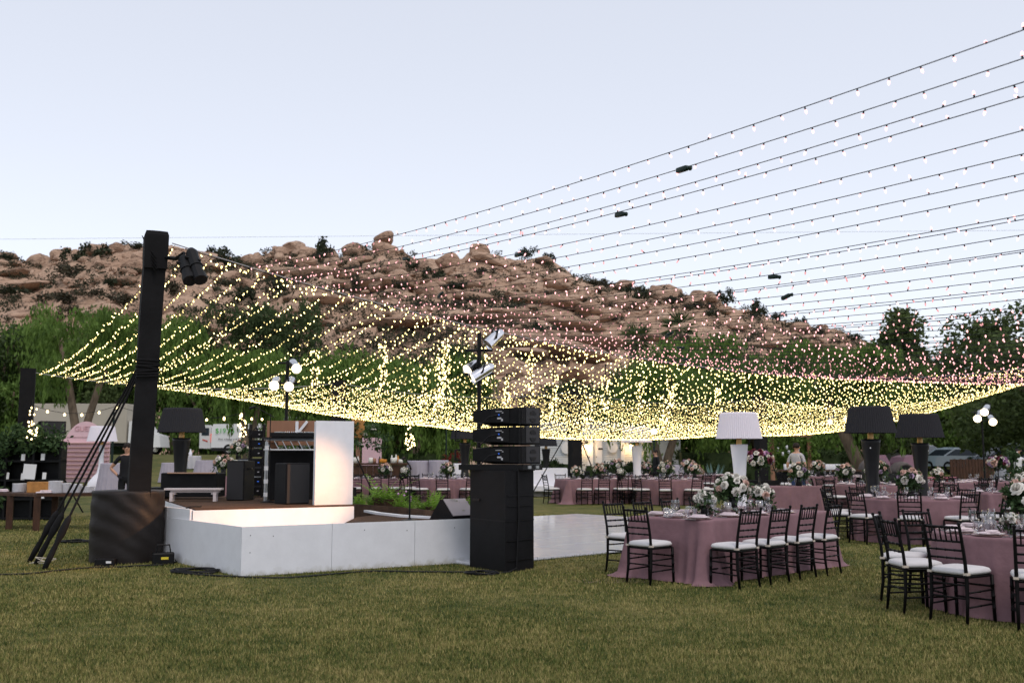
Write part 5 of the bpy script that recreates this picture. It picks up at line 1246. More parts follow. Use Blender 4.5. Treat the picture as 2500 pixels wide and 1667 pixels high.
round_table(('the round table behind the rear post guys', 'standing before the rear post with its guy straps'), (c15.x, c15.y), 1.1, (205, 240, 275, 310, 345, 160), False, [(3, -.4, 0, 'white and pink bouquet on the round table before the rear post', 1.5)], 14)
c16 = G(2290, 1178, TH)
round_table(('the round table before the red chest', 'standing in front of the red chest'), (c16.x, c16.y), 1.0, (215, 255, 295, 335, 170, 110), False, [(1, 0, 0, 'small bouquet on the round table before the red chest', 1.4)], 15)
# ================================================================ LAMPS, FURNITURE, BACKGROUND
M_SHADE_K = mat('charcoal_shade', (.024, .024, .028), .85, spec=.2); M_SHADE_W = mat('white_shade', (.74, .70, .76), .8)
M_WHITEGLOSS = mat('white_lacquer', (.76, .75, .79), .3); M_BLACKGLOSS = mat('black_lamp_body', (.014, .014, .016), .35)
M_BRASS = mat('heater_neck', (.45, .28, .12), .35, metal=.8)
def giant_lamp(label, x, Y, dark, bottle=False, h=2.5, rs_=1.0, bz=0.0):
    p = D(x, 1111, Y); o = thing('lamp_heater', label, 'lamp', (p.x, Y, bz), rnd.uniform(0, 6), None, (rs_, rs_, h / 2.5)); ms, mb_ = (M_SHADE_K, M_BLACKGLOSS) if dark else (M_SHADE_W, M_WHITEGLOSS)
    n = 132; MB().lathe([(.505, 1.985), (.50, 1.99), (.40, 2.47), (.375, 2.5)], n, wave=.012, cap=False).build('lamp_shade', ms, o)
    MB().lathe([(.375, 2.498), (.0, 2.505)], 40, cap=False).build('shade_top', ms, o)
    MB().lathe([(.06, 1.86), (.055, 2.1), (.12, 2.12), (.12, 2.3)], 16).build('heater_neck', M_BRASS, o)
    if bottle: prof = [(.30, 0), (.33, .03), (.42, .25), (.44, .42), (.40, .60), (.26, .78), (.13, .92), (.09, 1.15), (.075, 1.5), (.09, 1.86), (.0, 1.87)]
    else: prof = [(.40, 0), (.42, .03), (.41, .07), (.30, .22), (.235, .38), (.20, .52), (.205, .54), (.175, .56), (.145, .75), (.125, 1.0), (.13, 1.25), (.155, 1.55), (.185, 1.80), (.19, 1.87), (.0, 1.875)]
    MB().lathe(prof, 32).build('body', mb_, o, smooth=True)
    if not bottle: MB().lathe([(.012, 0), (.012, .01)], 8, M=Matrix.Rotation(R(90), 3, 'X')).build('knob', M_CHROME, o, (0, -.175, 1.70))
    return o
giant_lamp('white giant-table-lamp patio heater with a tapered stem behind the front table', 1805, 18.6, False, h=2.34, rs_=.84)
giant_lamp('white giant-table-lamp patio heater in front of the white cottage', 1555, 33.5, False)
giant_lamp('charcoal lamp heater beside the glowing spotlights, left of its twin', 2127, 19.4, True, h=2.49, rs_=.96)
giant_lamp('charcoal lamp heater standing over the red chest', 2247, 21.2, True, h=2.42, rs_=.97)
giant_lamp('charcoal lamp heater beside the tall wrapped post', 442, 22.0, True, h=2.58, rs_=1.02)
giant_lamp('charcoal lamp heater behind the loudspeaker stack', 1135, 34.5, True, h=2.65)
giant_lamp('distant charcoal lamp heater in front of the cottage wall', 1333, 44, True, h=2.45)
giant_lamp('white lamp heater with a bulbous bottle base beside the pink wall', 248, 35, False, True, h=2.56)
# grey skirted cocktail tables
M_GREYCLOTH = mat('grey_cloth', (.36, .33, .38), .85, var=.06, vscale=6)
def cocktail(label, x, yt, Y, rad):
    p = D(x, yt, Y); z0 = lawn_z(p.x, Y); draped_table(label, (p.x, Y), 0, round_per(rad, 80), M_GREYCLOTH, 16, 0, 0, .12, p.z - z0 - .01, int(x), 'cocktail table', 'grey cocktail tables').location.z = z0
for x, yt, Y, r_, l_ in ((278, 1130, 34, .42, 'grey skirted cocktail table beside the bottle-shaped white lamp'), (418, 1129, 40, .36, 'grey skirted cocktail table behind the charcoal lamp stem'), (503, 1123, 44, .42, 'grey skirted cocktail table right of the charcoal lamp stem'), (1020, 1124, 40, .42, 'grey skirted cocktail table in front of the red-leaved bush'), (1071, 1123, 40, .40, 'grey skirted cocktail table beside the path to the cottage'), (1640, 1135, 44, .5, 'grey skirted cocktail table beside the man in black')): cocktail(l_, x, yt, Y, r_)
p = D(470, 1113, 48); draped_table('white tied cocktail table holding a small bottle', (p.x, 48), 0, round_per(.42, 60), mat('white_cloth', (.62, .60, .64), .8), 10, 0, 0, -.12, p.z - lawn_z(p.x, 48), 77, 'cocktail table').location.z = lawn_z(p.x, 48)
tag(MB().lathe([(.06, 0), (.09, .12), (.04, .22), (.03, .32), (.0, .33)], 12).build('bottle', M_WHITEGLOSS, loc=p + Vector((-.1, 0, .01)), smooth=True), 'white bottle standing on the tied cocktail table', 'bottle')
# farm table with stacked plates
M_DARKWOOD = mat('dark_oak', (.060, .028, .016), .45, var=.4, vscale=3, stretch=(1, 6, 1)); M_CRATE = mat('pine_crate', (.42, .20, .06), .6, var=.25, vscale=6)
N_ = G(90, 1205, .76); ft = thing('farm_table', 'dark oak farm table stacked with white plates', 'table', (N_.x, N_.y, 0)); O = Vector((N_.x, N_.y, 0))
e1 = Vector((.93, .36, 0)); e2 = Vector((-.86, .51, 0)); l1, l2 = 1.55, 2.05
for k in range(6):
    a = e2 * (l2 * k / 6 + .002); b = e2 * (l2 * (k + 1) / 6 - .002); MB().prism([(q.x, q.y) for q in (a, a + e1 * l1, b + e1 * l1, b)], .70, .757 + .002 * (k % 2)).build('plank', M_DARKWOOD, ft)
for f1, f2 in ((.05, .05), (.95, .05), (.95, .95), (.05, .95), (.05, .5)):
    q = e1 * l1 * f1 + e2 * l2 * f2; MB().box((q.x, q.y, .35), (.13, .13, .70), rz=R(22)).build('leg', M_DARKWOOD, ft)
STACK = {}
def plate_stack(n):
    if n not in STACK:
        prof = [(.0, 0)]
        for k in range(n): z = k * .017; prof += [(.10, z), (.142, z + .008), (.145, z + .014), (.135, z + .016)]
        STACK[n] = MB().lathe(prof + [(.0, n * .017)], 26).mesh('plate_stack', mat('white_china%d' % n, (.74, .73, .76), .25), True)
    return STACK[n]
def table_at(a, b): q = O + e1 * a + e2 * b; q.z = .762; return q
for a, b, n, l_ in ((.5, 1.5, 11, 'stack of white plates at the far corner of the farm table'), (.55, .35, 15, 'tallest stack of white plates in front of the wooden crates'), (.8, .5, 12, 'stack of white plates half behind the guy straps'), (1.02, .5, 11, 'stack of white plates between two guy straps'), (1.24, .45, 8, 'shortest stack of white plates at the end of the farm table')):
    tag(obj('plate_stack', plate_stack(n), None, table_at(a, b)), l_, 'plates')
for a, b, l_ in ((.72, 1.3, 'orange-brown pine crate on the farm table'), (1.0, 1.2, 'second pine crate beside the first on the farm table')):
    o = thing('crate', l_, 'crate', table_at(a, b), R(18))
    for s in (-1, 1): MB().box((0, s * .14, .11), (.34, .015, .22)).build('side', M_CRATE, o); MB().box((s * .165, 0, .11), (.015, .26, .22)).build('end', M_CRATE, o)
    MB().box((0, 0, .21), (.31, .25, .02)).build('lid', M_CRATE, o)
for a, b, l_ in ((.25, 1.7, 'white napkins on a tray at the end of the farm table'), (.25, .2, 'crumpled white napkins at the near corner of the farm table')):
    tag(MB().bevel_box((0, 0, .02), (.3, .2, .03), .02, .3).bevel_box((.03, .01, .05), (.2, .14, .03), .02, .9).build('napkin', M_NAPKIN, loc=table_at(a, b), smooth=True), l_, 'napkin')
# black cubby shelf with name cards and trailing greenery
sb = D(0, 1165, 24.3); bs_ = thing('bookshelf', 'black cubby bookshelf with white cards and trailing greenery', 'bookshelf', (sb.x - .45, 24.3, lawn_z(sb.x, 24)), R(4)); W, Hs = 1.9, 1.86
for k in range(4): MB().box((W * k / 3, 0, Hs / 2), (.05, .36, Hs)).build('upright', M_BLACKMETAL, bs_)
for k in range(5): MB().box((W / 2, 0, .05 + (Hs - .05) * k / 4), (W + .05, .355, .045)).build('shelf', M_BLACKMETAL, bs_)
MB().box((W / 2, .17, Hs / 2), (W, .02, Hs)).build('back', M_BLACKMETAL, bs_)
for k, (f, z) in enumerate(((.36, .98), (.56, .96), (.83, .98), (.55, 1.42), (.80, 1.43), (.2, .52), (.82, .52), (.12, 1.4))):
    tag(MB().box((0, 0, .08), (.09, .012, .16), rx=-.1).build('card', M_TAPE, loc=Vector(bs_.location) + Vector((W * f, -.12, z))), 'small white card standing in a cubby of the black shelf', 'card', 'cards on the shelf')
tag(MB().box((0, 0, .2), (.30, .02, .36), rx=-.06, ry=.06).build('menu_card', M_TAPE, loc=Vector(bs_.location) + Vector((W * .66, -.2, .96))), 'large white menu board propped in the middle of the black shelf', 'sign')
gp = [(W * rnd.uniform(0, 1), rnd.uniform(-.3, .1), Hs + rnd.uniform(-.1, .25)) for _ in range(26)] + [(W * rnd.uniform(0, .35), -.22, rnd.uniform(.4, Hs)) for _ in range(16)]
g_ = obj('garland', quads_mesh('garland', leaf_quads(gp, [.22] * len(gp), 2600, .13, .06, .1, 6), M_FLEAF), bs_); g_['kind'] = 'stuff'
# pink branded wall
M_PINK = mat('pink_board', (.68, .46, .50), .6, var=.05, vscale=2)
def text(body, size, m, name, parent, loc, rot, ext=.01):
    c = bpy.data.curves.new(name, 'FONT'); c.body = body; c.size = size; c.extrude = ext; c.align_x = 'CENTER'; c.align_y = 'CENTER'
    t = bpy.data.objects.new(name + '_tmp', c); COL.objects.link(t); dg = bpy.context.evaluated_depsgraph_get(); me = bpy.data.meshes.new_from_object(t.evaluated_get(dg)); bpy.data.objects.remove(t); me.materials.clear(); me.materials.append(m); me.name = name
    o = obj(name, me, parent, loc); o.rotation_euler = rot; return o
pw_ = D(142, 1172, 40); z0 = lawn_z(pw_.x, 40); pk = thing('display_wall', 'pink slatted display wall with an arched name board', 'display', (pw_.x, 40, z0), R(2)); W = 118 * 40 / 2430
MB().box((W / 2, .1, .9), (W, .04, 1.8)).build('back_board', M_PINK, pk)
for k in range(9): MB().box((W / 2, 0, .2 + .17 * k), (W, .16, .03)).build('slat_shelf', mat('pink_shelf', (.60, .38, .36), .6) if k == 0 else bpy.data.materials['pink_shelf'], pk)
ar = [(W / 2 + W * .48 * math.cos(R(a)), .9 + 1.52 * math.sin(R(a))) for a in range(36, 145, 6)]
v = [(x, .05, z) for x, z in ar] + [(x, .08, z) for x, z in ar]; n = len(ar)
MB().add(v, [tuple(range(n)), tuple(range(2 * n - 1, n - 1, -1))] + [(i, i + n, (i + 1) % n + n, (i + 1) % n) for i in range(n)]).build('name_board', M_PINK, pk)
text('GUEZ', .28, mat('rose_letters', (.55, .32, .35), .6), 'lettering', pk, (W * .46, .035, 2.12), (R(90), 0, 0))
# speaker on a pole by the shelf
p = D(127, 1046, 26); o = thing('speaker', 'black loudspeaker box on a pole beside the shelf', 'speaker', (p.x, 26, lawn_z(p.x, 26)), R(32))
MB().bevel_box((0, 0, p.z), (.62, .42, .36), .02).build('cabinet', M_BLACKPAINT, o); MB().tube([(0, 0, 0), (0, 0, p.z - .16)], .025, 8).build('pole', M_BLACKMETAL, o); MB().box((0, -.216, p.z), (.58, .012, .32)).build('grille', M_GREYFABRIC, o)
# ---- vehicles
M_VANWHITE = mat('white_van_paint', (.72, .73, .72), .3, coat=.3); M_TYRE = mat('tyre', (.015, .015, .015), .8); M_CARGLASS = mat('car_glass', (.03, .04, .05), .08); M_REDLAMP = mat('red_tail_lamp', (.6, .03, .02), .25, emit=(1, .1, .03), estr=.3); M_DARKTRIM = mat('dark_trim', (.02, .02, .02), .6); M_GREEN = mat('green_print', (.06, .42, .05), .5); M_REDPRINT = mat('red_print', (.6, .08, .05), .5); M_CREAM = mat('cream_truck_box', (.46, .42, .35), .6, var=.04, vscale=.8)
def wheel(o, x, y, r, w=.24):
    t = MB().lathe([(r * .62, -w / 2), (r * .95, -w / 2), (r, -w / 2 + .04), (r, w / 2 - .04), (r * .95, w / 2), (r * .62, w / 2)], 24, M=Matrix.Rotation(R(90), 3, 'X'), cap=False).build('wheel', M_TYRE, o, (x, y, r))
    MB().lathe([(0, -.07), (r * .25, -.08), (r * .64, -.04), (r * .64, .04), (0, .05)], 20, M=Matrix.Rotation(R(90), 3, 'X')).build('rim', M_CHROME, t, (0, 0, 0))
def extrude_profile(name, prof, w, m, par, taper=0.0):
    n = len(prof); zm = max(z for _, z in prof); z_ = min(z for _, z in prof); k = lambda z: w / 2 * (1 - taper * (z - z_) / (zm - z_))
    v = [(x, -k(z), z) for x, z in prof] + [(x, k(z), z) for x, z in prof]
    return MB().add(v, [tuple(range(n)), tuple(range(2 * n - 1, n - 1, -1))] + [(i, i + n, (i + 1) % n + n, (i + 1) % n) for i in range(n)]).build(name, m, par)
PL = 1.6
def van():
    p = D(516, 1113, 74); o = thing('van', 'white rental van with green price lettering and open rear doors', 'van', (p.x, 74, lawn_z(p.x, 74)), R(14))
    extrude_profile('body', [(0, .45), (0, 1.9), (.12, 2.22), (4.2, 2.3), (4.6, 2.2), (5.3, 1.35), (5.9, 1.15), (6.0, .45)], 2.05, M_VANWHITE, o, .12)
    extrude_profile('sill', [(0.02, .28), (0.02, .5), (5.95, .5), (5.95, .28)], 2.08, M_DARKTRIM, o)
    for x in (1.25, 4.85):
        for y in (-.93, .93): wheel(o, x, y, .38)
    for x0, x1, n_ in ((2.15, 2.95, 'side_window'), (4.2, 4.85, 'door_window')): extrude_profile(n_, [(x0, 1.30), (x0, 1.88), (x1 - .1, 1.88), (x1 + .05, 1.30)], 2.065, M_CARGLASS, o, .09)
    MB().box((-.01, -.88, 1.2), (.06, .16, .62)).build('tail_lamp', M_REDLAMP, o)
    d = MB().box((-.42, -1.02, 1.3), (.85, .06, 1.7), rz=R(24)).build('rear_door', M_VANWHITE, o)
    MB().box((-.42, -1.06, 1.66), (.55, .03, .55), rz=R(24)).build('door_window', M_CARGLASS, d)
    MB().box((-.35, 1.05, 1.3), (.75, .06, 1.7), rz=R(-40)).build('rear_door', M_VANWHITE, o)
    MB().box((-.015, 0, 1.2), (.03, 1.7, 1.5)).build('cargo_shade_sheet', M_DARKTRIM, o)  # dark sheet over the closed rear stands for the shaded hold
    text('$19.95', .5, M_GREEN, 'price_lettering', o, (.95, -1.03, 1.72), (R(90 - 3), 0, 0), .004)
    text('Plus mileage and fees', .2, M_DARKTRIM, 'small_lettering', o, (1.35, -1.045, 1.12), (R(90 - 3), 0, 0), .003)
    MB().box((-.42, -1.07, 1.02), (.4, .02, .09), rz=R(24), ry=.3).build('red_emblem', M_REDPRINT, d)
def truck():
    p = D(90, 1106, 70); o = thing('box_truck', 'cream box truck parked behind the pink wall', 'truck', (p.x, 70, lawn_z(p.x, 70)), R(2))
    MB().bevel_box((3.2, 0, 2.15), (6.6, 2.3, 2.7), .05).build('cargo_box', M_CREAM, o); MB().box((3.2, 0, .68), (6.4, 1.6, .2)).build('chassis', M_DARKTRIM, o)
    extrude_profile('cab', [(6.6, .5), (6.6, 2.3), (7.5, 2.35), (8.1, 1.5), (8.75, 1.3), (8.85, .5)], 2.1, M_VANWHITE, o, .1); extrude_profile('cab_window', [(6.9, 1.45), (6.9, 2.1), (7.45, 2.1), (7.85, 1.45)], 2.12, M_CARGLASS, o, .07)
    for x in (1.3, 2.2, 7.9):
        for y in (-.95, .95): wheel(o, x, y, .45)
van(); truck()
p = D(690, 1113, 70); o = thing('van', 'plain white van parked behind the DJ table', 'van', (p.x, 70, lawn_z(p.x, 70)), R(8))
extrude_profile('body', [(0, .45), (0, 2.3), (.15, 2.62), (3.0, 2.7), (3.4, 2.5), (4.0, 1.35), (4.7, 1.15), (4.8, .45)], 2.05, M_VANWHITE, o, .12)
extrude_profile('side_window', [(2.3, 1.5), (2.3, 2.3), (3.1, 2.3), (3.5, 1.5)], 2.07, M_CARGLASS, o, .1)
for x_ in (1.0, 3.9): wheel(o, x_, -.93, .38)
# gear at the back of the stage
p = D(624, 1216, 18.6); gt = thing('gear_rack', 'tall black equipment rack with small blue lights behind the DJ table', 'rack', (p.x, 18.6, .78), R(6)); hh = D(624, 1036, 18.6).z - .78
for sx in (-.12, .12):
    for sy in (-.1, .1): MB().box((sx, sy, hh / 2), (.03, .03, hh)).build('upright', M_BLACKMETAL, gt)
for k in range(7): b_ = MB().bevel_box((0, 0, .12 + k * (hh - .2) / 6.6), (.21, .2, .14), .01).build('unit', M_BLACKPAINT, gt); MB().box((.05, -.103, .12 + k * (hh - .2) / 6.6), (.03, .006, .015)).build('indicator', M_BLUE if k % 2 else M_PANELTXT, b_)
p = D(632, 1216, 19.4); bd = thing('flight_case', 'large dark grey flight case at the rear of the stage', 'case', (p.x, 19.4, .78), R(4)); MB().bevel_box((0, 0, .36), (.75, .5, .70), .02).build('body', M_GREYFABRIC, bd)
for z in (.05, .36, .67): MB().box((0, -.253, z), (.73, .008, .025)).build('edge_strip', M_TRUSS, bd)
MB().tube([(-.08, -.26, .5), (-.08, -.29, .5), (.08, -.29, .5), (.08, -.26, .5)], .012, 6).build('handle', M_TRUSS, bd)
CARP = {}
def car(label, x, Y, rz, col, z0):
    p = D(x, 1111, Y); o = thing('car', label, 'car', (p.x, Y, z0), rz)
    m = CARP.setdefault(col, mat('car_paint_%d' % len(CARP), col, .25, coat=.6))
    extrude_profile('body', [(-2.2, .35), (-2.25, .75), (-2.1, .92), (-1.2, .98), (1.0, .97), (2.0, .82), (2.25, .65), (2.2, .3)], 1.8, m, o, .06)
    extrude_profile('roof', [(-1.75, .95), (-1.05, 1.42), (-.3, 1.5), (.4, 1.45), (1.15, .96)], 1.62, m, o, .22)
    extrude_profile('side_window', [(-1.5, .99), (-.95, 1.36), (-.25, 1.43), (.35, 1.38), (.92, .99)], 1.66, M_CARGLASS, o, .22)
    MB().add([(1.17, -.68, .97), (1.17, .68, .97), (.47, .60, 1.43), (.47, -.60, 1.43)], [(0, 1, 2, 3)]).build('windscreen', M_CARGLASS, o)
    MB().add([(-1.77, -.68, .97), (-1.77, .68, .97), (-1.09, .60, 1.41), (-1.09, -.60, 1.41)], [(0, 1, 2, 3)]).build('rear_window', M_CARGLASS, o)
    for x_ in (-1.35, 1.4):
        for y in (-.83, .83): wheel(o, x_, y, .32, .2)
    for y in (-.65, .65): MB().box((2.16, y, .7), (.12, .3, .12)).build('headlight', M_CHROME, o)
for x, Y, rz, col, z0, l_ in ((2470, 56, R(8), (.03, .05, .075), .55, 'dark blue car parked nearest the grey boulder'), (2385, 60, R(-60), (.5, .55, .58), .55, 'silver car parked under the drooping tree'), (2335, 62, R(-65), (.45, .55, .6), .55, 'pale blue-grey car parked beside the silver one'), (2420, 68, R(5), (.06, .08, .10), 1.15, 'dark grey car in the back row of the car park'), (2250, 66, R(-60), (.55, .56, .56), .75, 'white car partly hidden behind the second charcoal lamp'), (2520, 64, R(10), (.10, .12, .14), .9, 'grey car at the edge of the car park')): car(l_, x, Y, rz, col, z0)
# ---- white cottage with clapboards
M_SIDING = mat('white_clapboard', (.60, .62, .62), .7, var=.05, vscale=2); M_TRIM = mat('white_trim', (.72, .73, .74), .6); M_ROOF = mat('grey_roof', (.20, .19, .19), .9, var=.2, vscale=3); M_WARM = emis('sconce_glow', (1.0, .66, .30), 14, True)
CY0 = 62.0; cx0 = D(1295, 1111, CY0).x; cW = D(1662, 1111, CY0).x - cx0
ct = thing('cottage', 'white clapboard cottage with two doors behind a hedge', 'building', (cx0, CY0, .0)); cH = 3.12
MB().box((cW / 2, 1.6, cH / 2), (cW - .1, 3.0, cH - .1)).build('wall', M_SIDING, ct)
nb_ = 22; board = MB().add([(0, 0, 0), (cW, 0, 0), (cW, -.02, .0), (0, -.02, 0), (0, .015, .14), (cW, .015, .14)], [(3, 2, 5, 4), (0, 1, 2, 3)]).mesh('clapboard', M_SIDING)
for k in range(nb_): obj('clapboard', board, ct, (0, .07, .05 + .14 * k))
MB().box((cW / 2, .0, cH + .02), (cW + .3, .5, .16)).build('fascia', M_TRIM, ct)
v = [(-.3, -.25, cH + .1), (cW + .3, -.25, cH + .1), (cW + .3, 3.4, cH + .55), (-.3, 3.4, cH + .55), (-.3, -.25, cH + .14), (cW + .3, -.25, cH + .14), (cW + .3, 3.4, cH + .6), (-.3, 3.4, cH + .6)]
MB().add(v, [(0, 3, 2, 1), (4, 5, 6, 7), (0, 1, 5, 4), (1, 2, 6, 5), (2, 3, 7, 6), (3, 0, 4, 7)]).build('roof', M_ROOF, ct)
def cx(x): return D(x, 1111, CY0).x - cx0
for x in (1418, 1520, 1580): MB().box((cx(x), -.02, cH / 2), (.22, .10, cH - .1)).build('corner_board', M_TRIM, ct)
for x0, x1 in ((1436, 1446), (1454, 1470)):
    d = MB().box((cx((x0 + x1) / 2), -.0, 1.55), (max(.35, cx(x1) - cx(x0)), .06, 2.05)).build('door', M_TRIM, ct)
    MB().lathe([(.03, 0), (.03, .05)], 8, M=Matrix.Rotation(R(90), 3, 'X')).build('door_knob', M_BLACKMETAL, d, (cx(x0 + 2), -.03, 1.45))
MB().box((cx(1466), -.04, 1.95), (.28, .02, .1)).build('door_plate', M_DARKTRIM, ct)
MB().box((cx(1430), -.45, cH - .25), (1.0, .9, .10), rx=.25).build('door_hood', M_TRIM, ct)
for x in (1432, 1540):
    s = MB().box((cx(x), -.12, 2.25), (.14, .12, .26)).build('wall_sconce', M_DARKTRIM, ct)
    MB().lathe([(.0, -.1), (.09, -.08), (.11, .08), (.0, .1)], 12).build('sconce_bulb', M_WARM, s, (cx(x), -.2, 2.1))
    l = bpy.data.lights.new('sconce_lamp', 'POINT'); l.energy = 28; l.color = (1, .62, .28); l.shadow_soft_size = .1; lo_ = bpy.data.objects.new('sconce_lamp', l); COL.objects.link(lo_); lo_.parent = ct; lo_.location = (cx(x), -.38, 2.05)
for x, r_ in ((1385, .38), (1496, .30)): MB().lathe([(r_, 0), (r_, .04), (0, .05)], 28, M=Matrix.Rotation(R(90), 3, 'X')).build('wall_disc', M_TRIM, ct, (cx(x), -.02, 2.0))
for x in (1426, 1445, 1528): 
    mb = MB().tube([(cx(x), -.3, .9), (cx(x) , -.3, 1.0), (cx(x) - .5, -1.4, .75), (cx(x) - .5, -1.4, .0)], .025, 6); mb.build('hand_rail', M_DARKTRIM, ct)
for k in range(3): MB().box((cx(1428), -.5 - .3 * k, .36 - .15 * k), (1.0, .32, .15)).build('step', M_TRIM, ct)
def hedge(label, x0, x1, yt, Y, dep, m=None, z0=0.0, n=2600):
    a, b = D(x0, yt, Y), D(x1, yt, Y); o = thing('hedge', label, 'hedge', (a.x, Y, z0)); h = max(.4, a.z - z0); L = b.x - a.x
    cen = [(rnd.uniform(0, L), rnd.uniform(0, dep), rnd.uniform(.1, .86) * h) for _ in range(max(14, int(L * 9)))]
    obj('foliage', quads_mesh('foliage', leaf_quads(cen, [.30] * len(cen), n, .16, .08, .1, abs(int(x0)), (1, 1, .8), .2), m or M_HEDGE), o)
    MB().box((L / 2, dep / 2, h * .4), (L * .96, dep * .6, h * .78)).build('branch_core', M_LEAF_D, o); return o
hedge('clipped dark hedge left of the cottage steps', 1318, 1417, 1122, 59, 1.2)
hedge('clipped dark hedge between the cottage steps', 1431, 1552, 1126, 58.5, 1.2)
hedge('leafy dark hedge right of the cottage by the V-shaped tree', 1555, 1648, 1114, 56, 1.4)
hedge('dark green shrubbery behind the rear post and the pergola', 1662, 1900, 1085, 58, 2, M_LEAF_D, 0, 5200)
hedge('dark green shrubbery behind the pergola and glass racks', 1960, 2110, 1090, 57, 2, M_LEAF_D, 0, 4200)
hedge('dark red-leaved bush behind the grey cocktail tables', 950, 1046, 1085, 60, 1.6, M_RED_LEAF, 1.0, 1500)
hedge('dark green bush in front of the red-leaved one', 945, 1110, 1098, 57, 1.2, M_HEDGE, .9, 2400)
hedge('bush dotted with red flowers beside the path', 1088, 1118, 1098, 55, .8, M_RED_LEAF, .6, 500)
hedge('dark shrubbery behind the white rental van', 480, 700, 1010, 82, 2.5, M_LEAF_D, 1.5, 5200)
hedge('dark shrubbery behind the box truck and shelf', -80, 330, 1000, 84, 2.5, M_LEAF_D, 1.5, 6000)
hedge('dark shrubbery below the trees behind the loudspeakers', 720, 980, 1030, 80, 2.5, M_LEAF_D, 1.5, 5200)
# lamp posts
def lamp_post(label, x, yt, Y, globe):
    p = D(x, yt, Y); o = thing('lamp_post', label, 'lamp post', (p.x, Y, 0)); MB().tube([(0, 0, 0), (0, 0, .5), (0, 0, p.z - .1)], [.09, .055, .045], 10).build('pole', mat('green_post', (.010, .022, .018), .4), o)
    if globe: MB().lathe([(0, -.16), (.12, -.1), (.16, 0), (.12, .11), (0, .16)], 16).build('globe', emis('globe_glow', (1, .86, .60), 6, True), o, (0, 0, p.z), smooth=True)
lamp_post('lit globe lamp post beside the V-shaped tree', 1596, 1053, 46, True)
lamp_post('plain dark green pole in front of the cottage', 1412, 1035, 50, False)
lamp_post('plain dark pole beyond the shelf and pink wall', 279, 1000, 44, False)
lamp_post('plain dark pole beside the grey cocktail tables', 1090, 1015, 56, False)
# ---- drinks bar
b0 = D(846, 1132, 39); b1 = D(993, 1132, 39); z0 = lawn_z(b0.x, 39); br = thing('drinks_bar', 'dark wooden drinks bar behind the long table', 'bar', (b0.x, 39, z0)); L = b1.x - b0.x; h = b0.z - z0
for k in range(9): MB().box((L * (k + .5) / 9, 0, h * .48), (L / 9 - .01, .05, h * .94)).build('plank', M_DARKWOOD, br)
MB().box((L / 2, .25, h), (L + .1, .7, .07)).build('counter_top', M_DARKWOOD, br)
MB().box((.35, .6, h + .55), (.16, .1, 3.0 - 1.0)).build('post', M_WOODPANEL, br); MB().box((.35, .55, h + 1.45), (.5, .08, .85)).build('sign_board', M_CRATE, br)
AMB = mat('amber_drink', (.55, .22, .03), .2); PAL = mat('pale_bottle', (.7, .68, .62), .2)
for k, (x, hh, m, n_) in enumerate(((905, .20, PAL, 'pitcher'), (912, .18, M_WOODPANEL, 'bucket'), (925, .26, M_DARKTRIM, 'bottle'), (932, .16, AMB, 'jar'), (938, .14, AMB, 'jar'), (955, .30, PAL, 'bottle'), (961, .2, PAL, 'jar'), (966, .32, PAL, 'bottle'), (970, .28, AMB, 'bottle'), (978, .14, PAL, 'jar'), (866, .22, PAL, 'jar'), (872, .26, PAL, 'bottle'))):
    x_ = (x - 846) / 147 * L; r_ = .09 if n_ in ('jar', 'bucket', 'pitcher') else .05
    tag(MB().lathe([(r_, 0), (r_, hh * .6), (r_ * (.45 if n_ == 'bottle' else .95), hh * .75), (r_ * (.4 if n_ == 'bottle' else .9), hh)], 12).build(n_, m, loc=(b0.x + x_, 39 + .1 * (k % 3), z0 + h + .037), smooth=True), {PAL: 'pale', AMB: 'amber', M_DARKTRIM: 'black', M_WOODPANEL: 'brown'}[m] + ' ' + n_ + ' standing on the wooden drinks bar', n_, 'vessels on the drinks bar')
p = D(884, 1122, 41.5); q = D(932, 1068, 41.5); o = thing('display_wall', 'small pink tiled wall glowing behind the drinks bar', 'display', (p.x, 41.5, 0)); MB().box(((q.x - p.x) / 2, 0, q.z / 2), (q.x - p.x, .06, q.z)).build('board', M_PINK, o)
gp = [(rnd.uniform(-.9, 1.3), rnd.uniform(-.2, .2), rnd.uniform(1.4, 2.6)) for _ in range(20)]
o = thing('vine', 'leafy vine with white blossoms climbing the post at the drinks bar', 'vine', (b0.x + .3, 39.4, z0)); obj('foliage', quads_mesh('foliage', leaf_quads(gp, [.2] * 20, 900, .14, .07, .2, 44), M_FLEAF), o)
for k in range(9): obj('bloom', ROSE['w'], o, gp[k], 0, 2.2)
# ---- floral pieces and vases by the stage rear
def pedestal(label, x, y, Y, m, hh, r_): 
    p = D(x, y, Y); o = thing('pedestal', label, 'pedestal', (p.x, Y, 0)); MB().lathe([(r_ * 1.2, 0), (r_, .1), (r_ * .8, p.z * .5), (r_ * 1.1, p.z)], 18).build('column', m, o, smooth=True); return p
p = pedestal('slim pale pedestal under the flowers beside the van', 582, 1122, 26, PAL, 1, .10); flowers(4, p, 'white and pink flowers on the slim pedestal beside the van', 1.3)
p = pedestal('mauve vase-shaped pedestal behind the floor monitor', 545, 1162, 21, M_CLOTH, 1, .12); flowers(3, p, 'white roses with lilac in the mauve pedestal behind the floor monitor', 1.05)
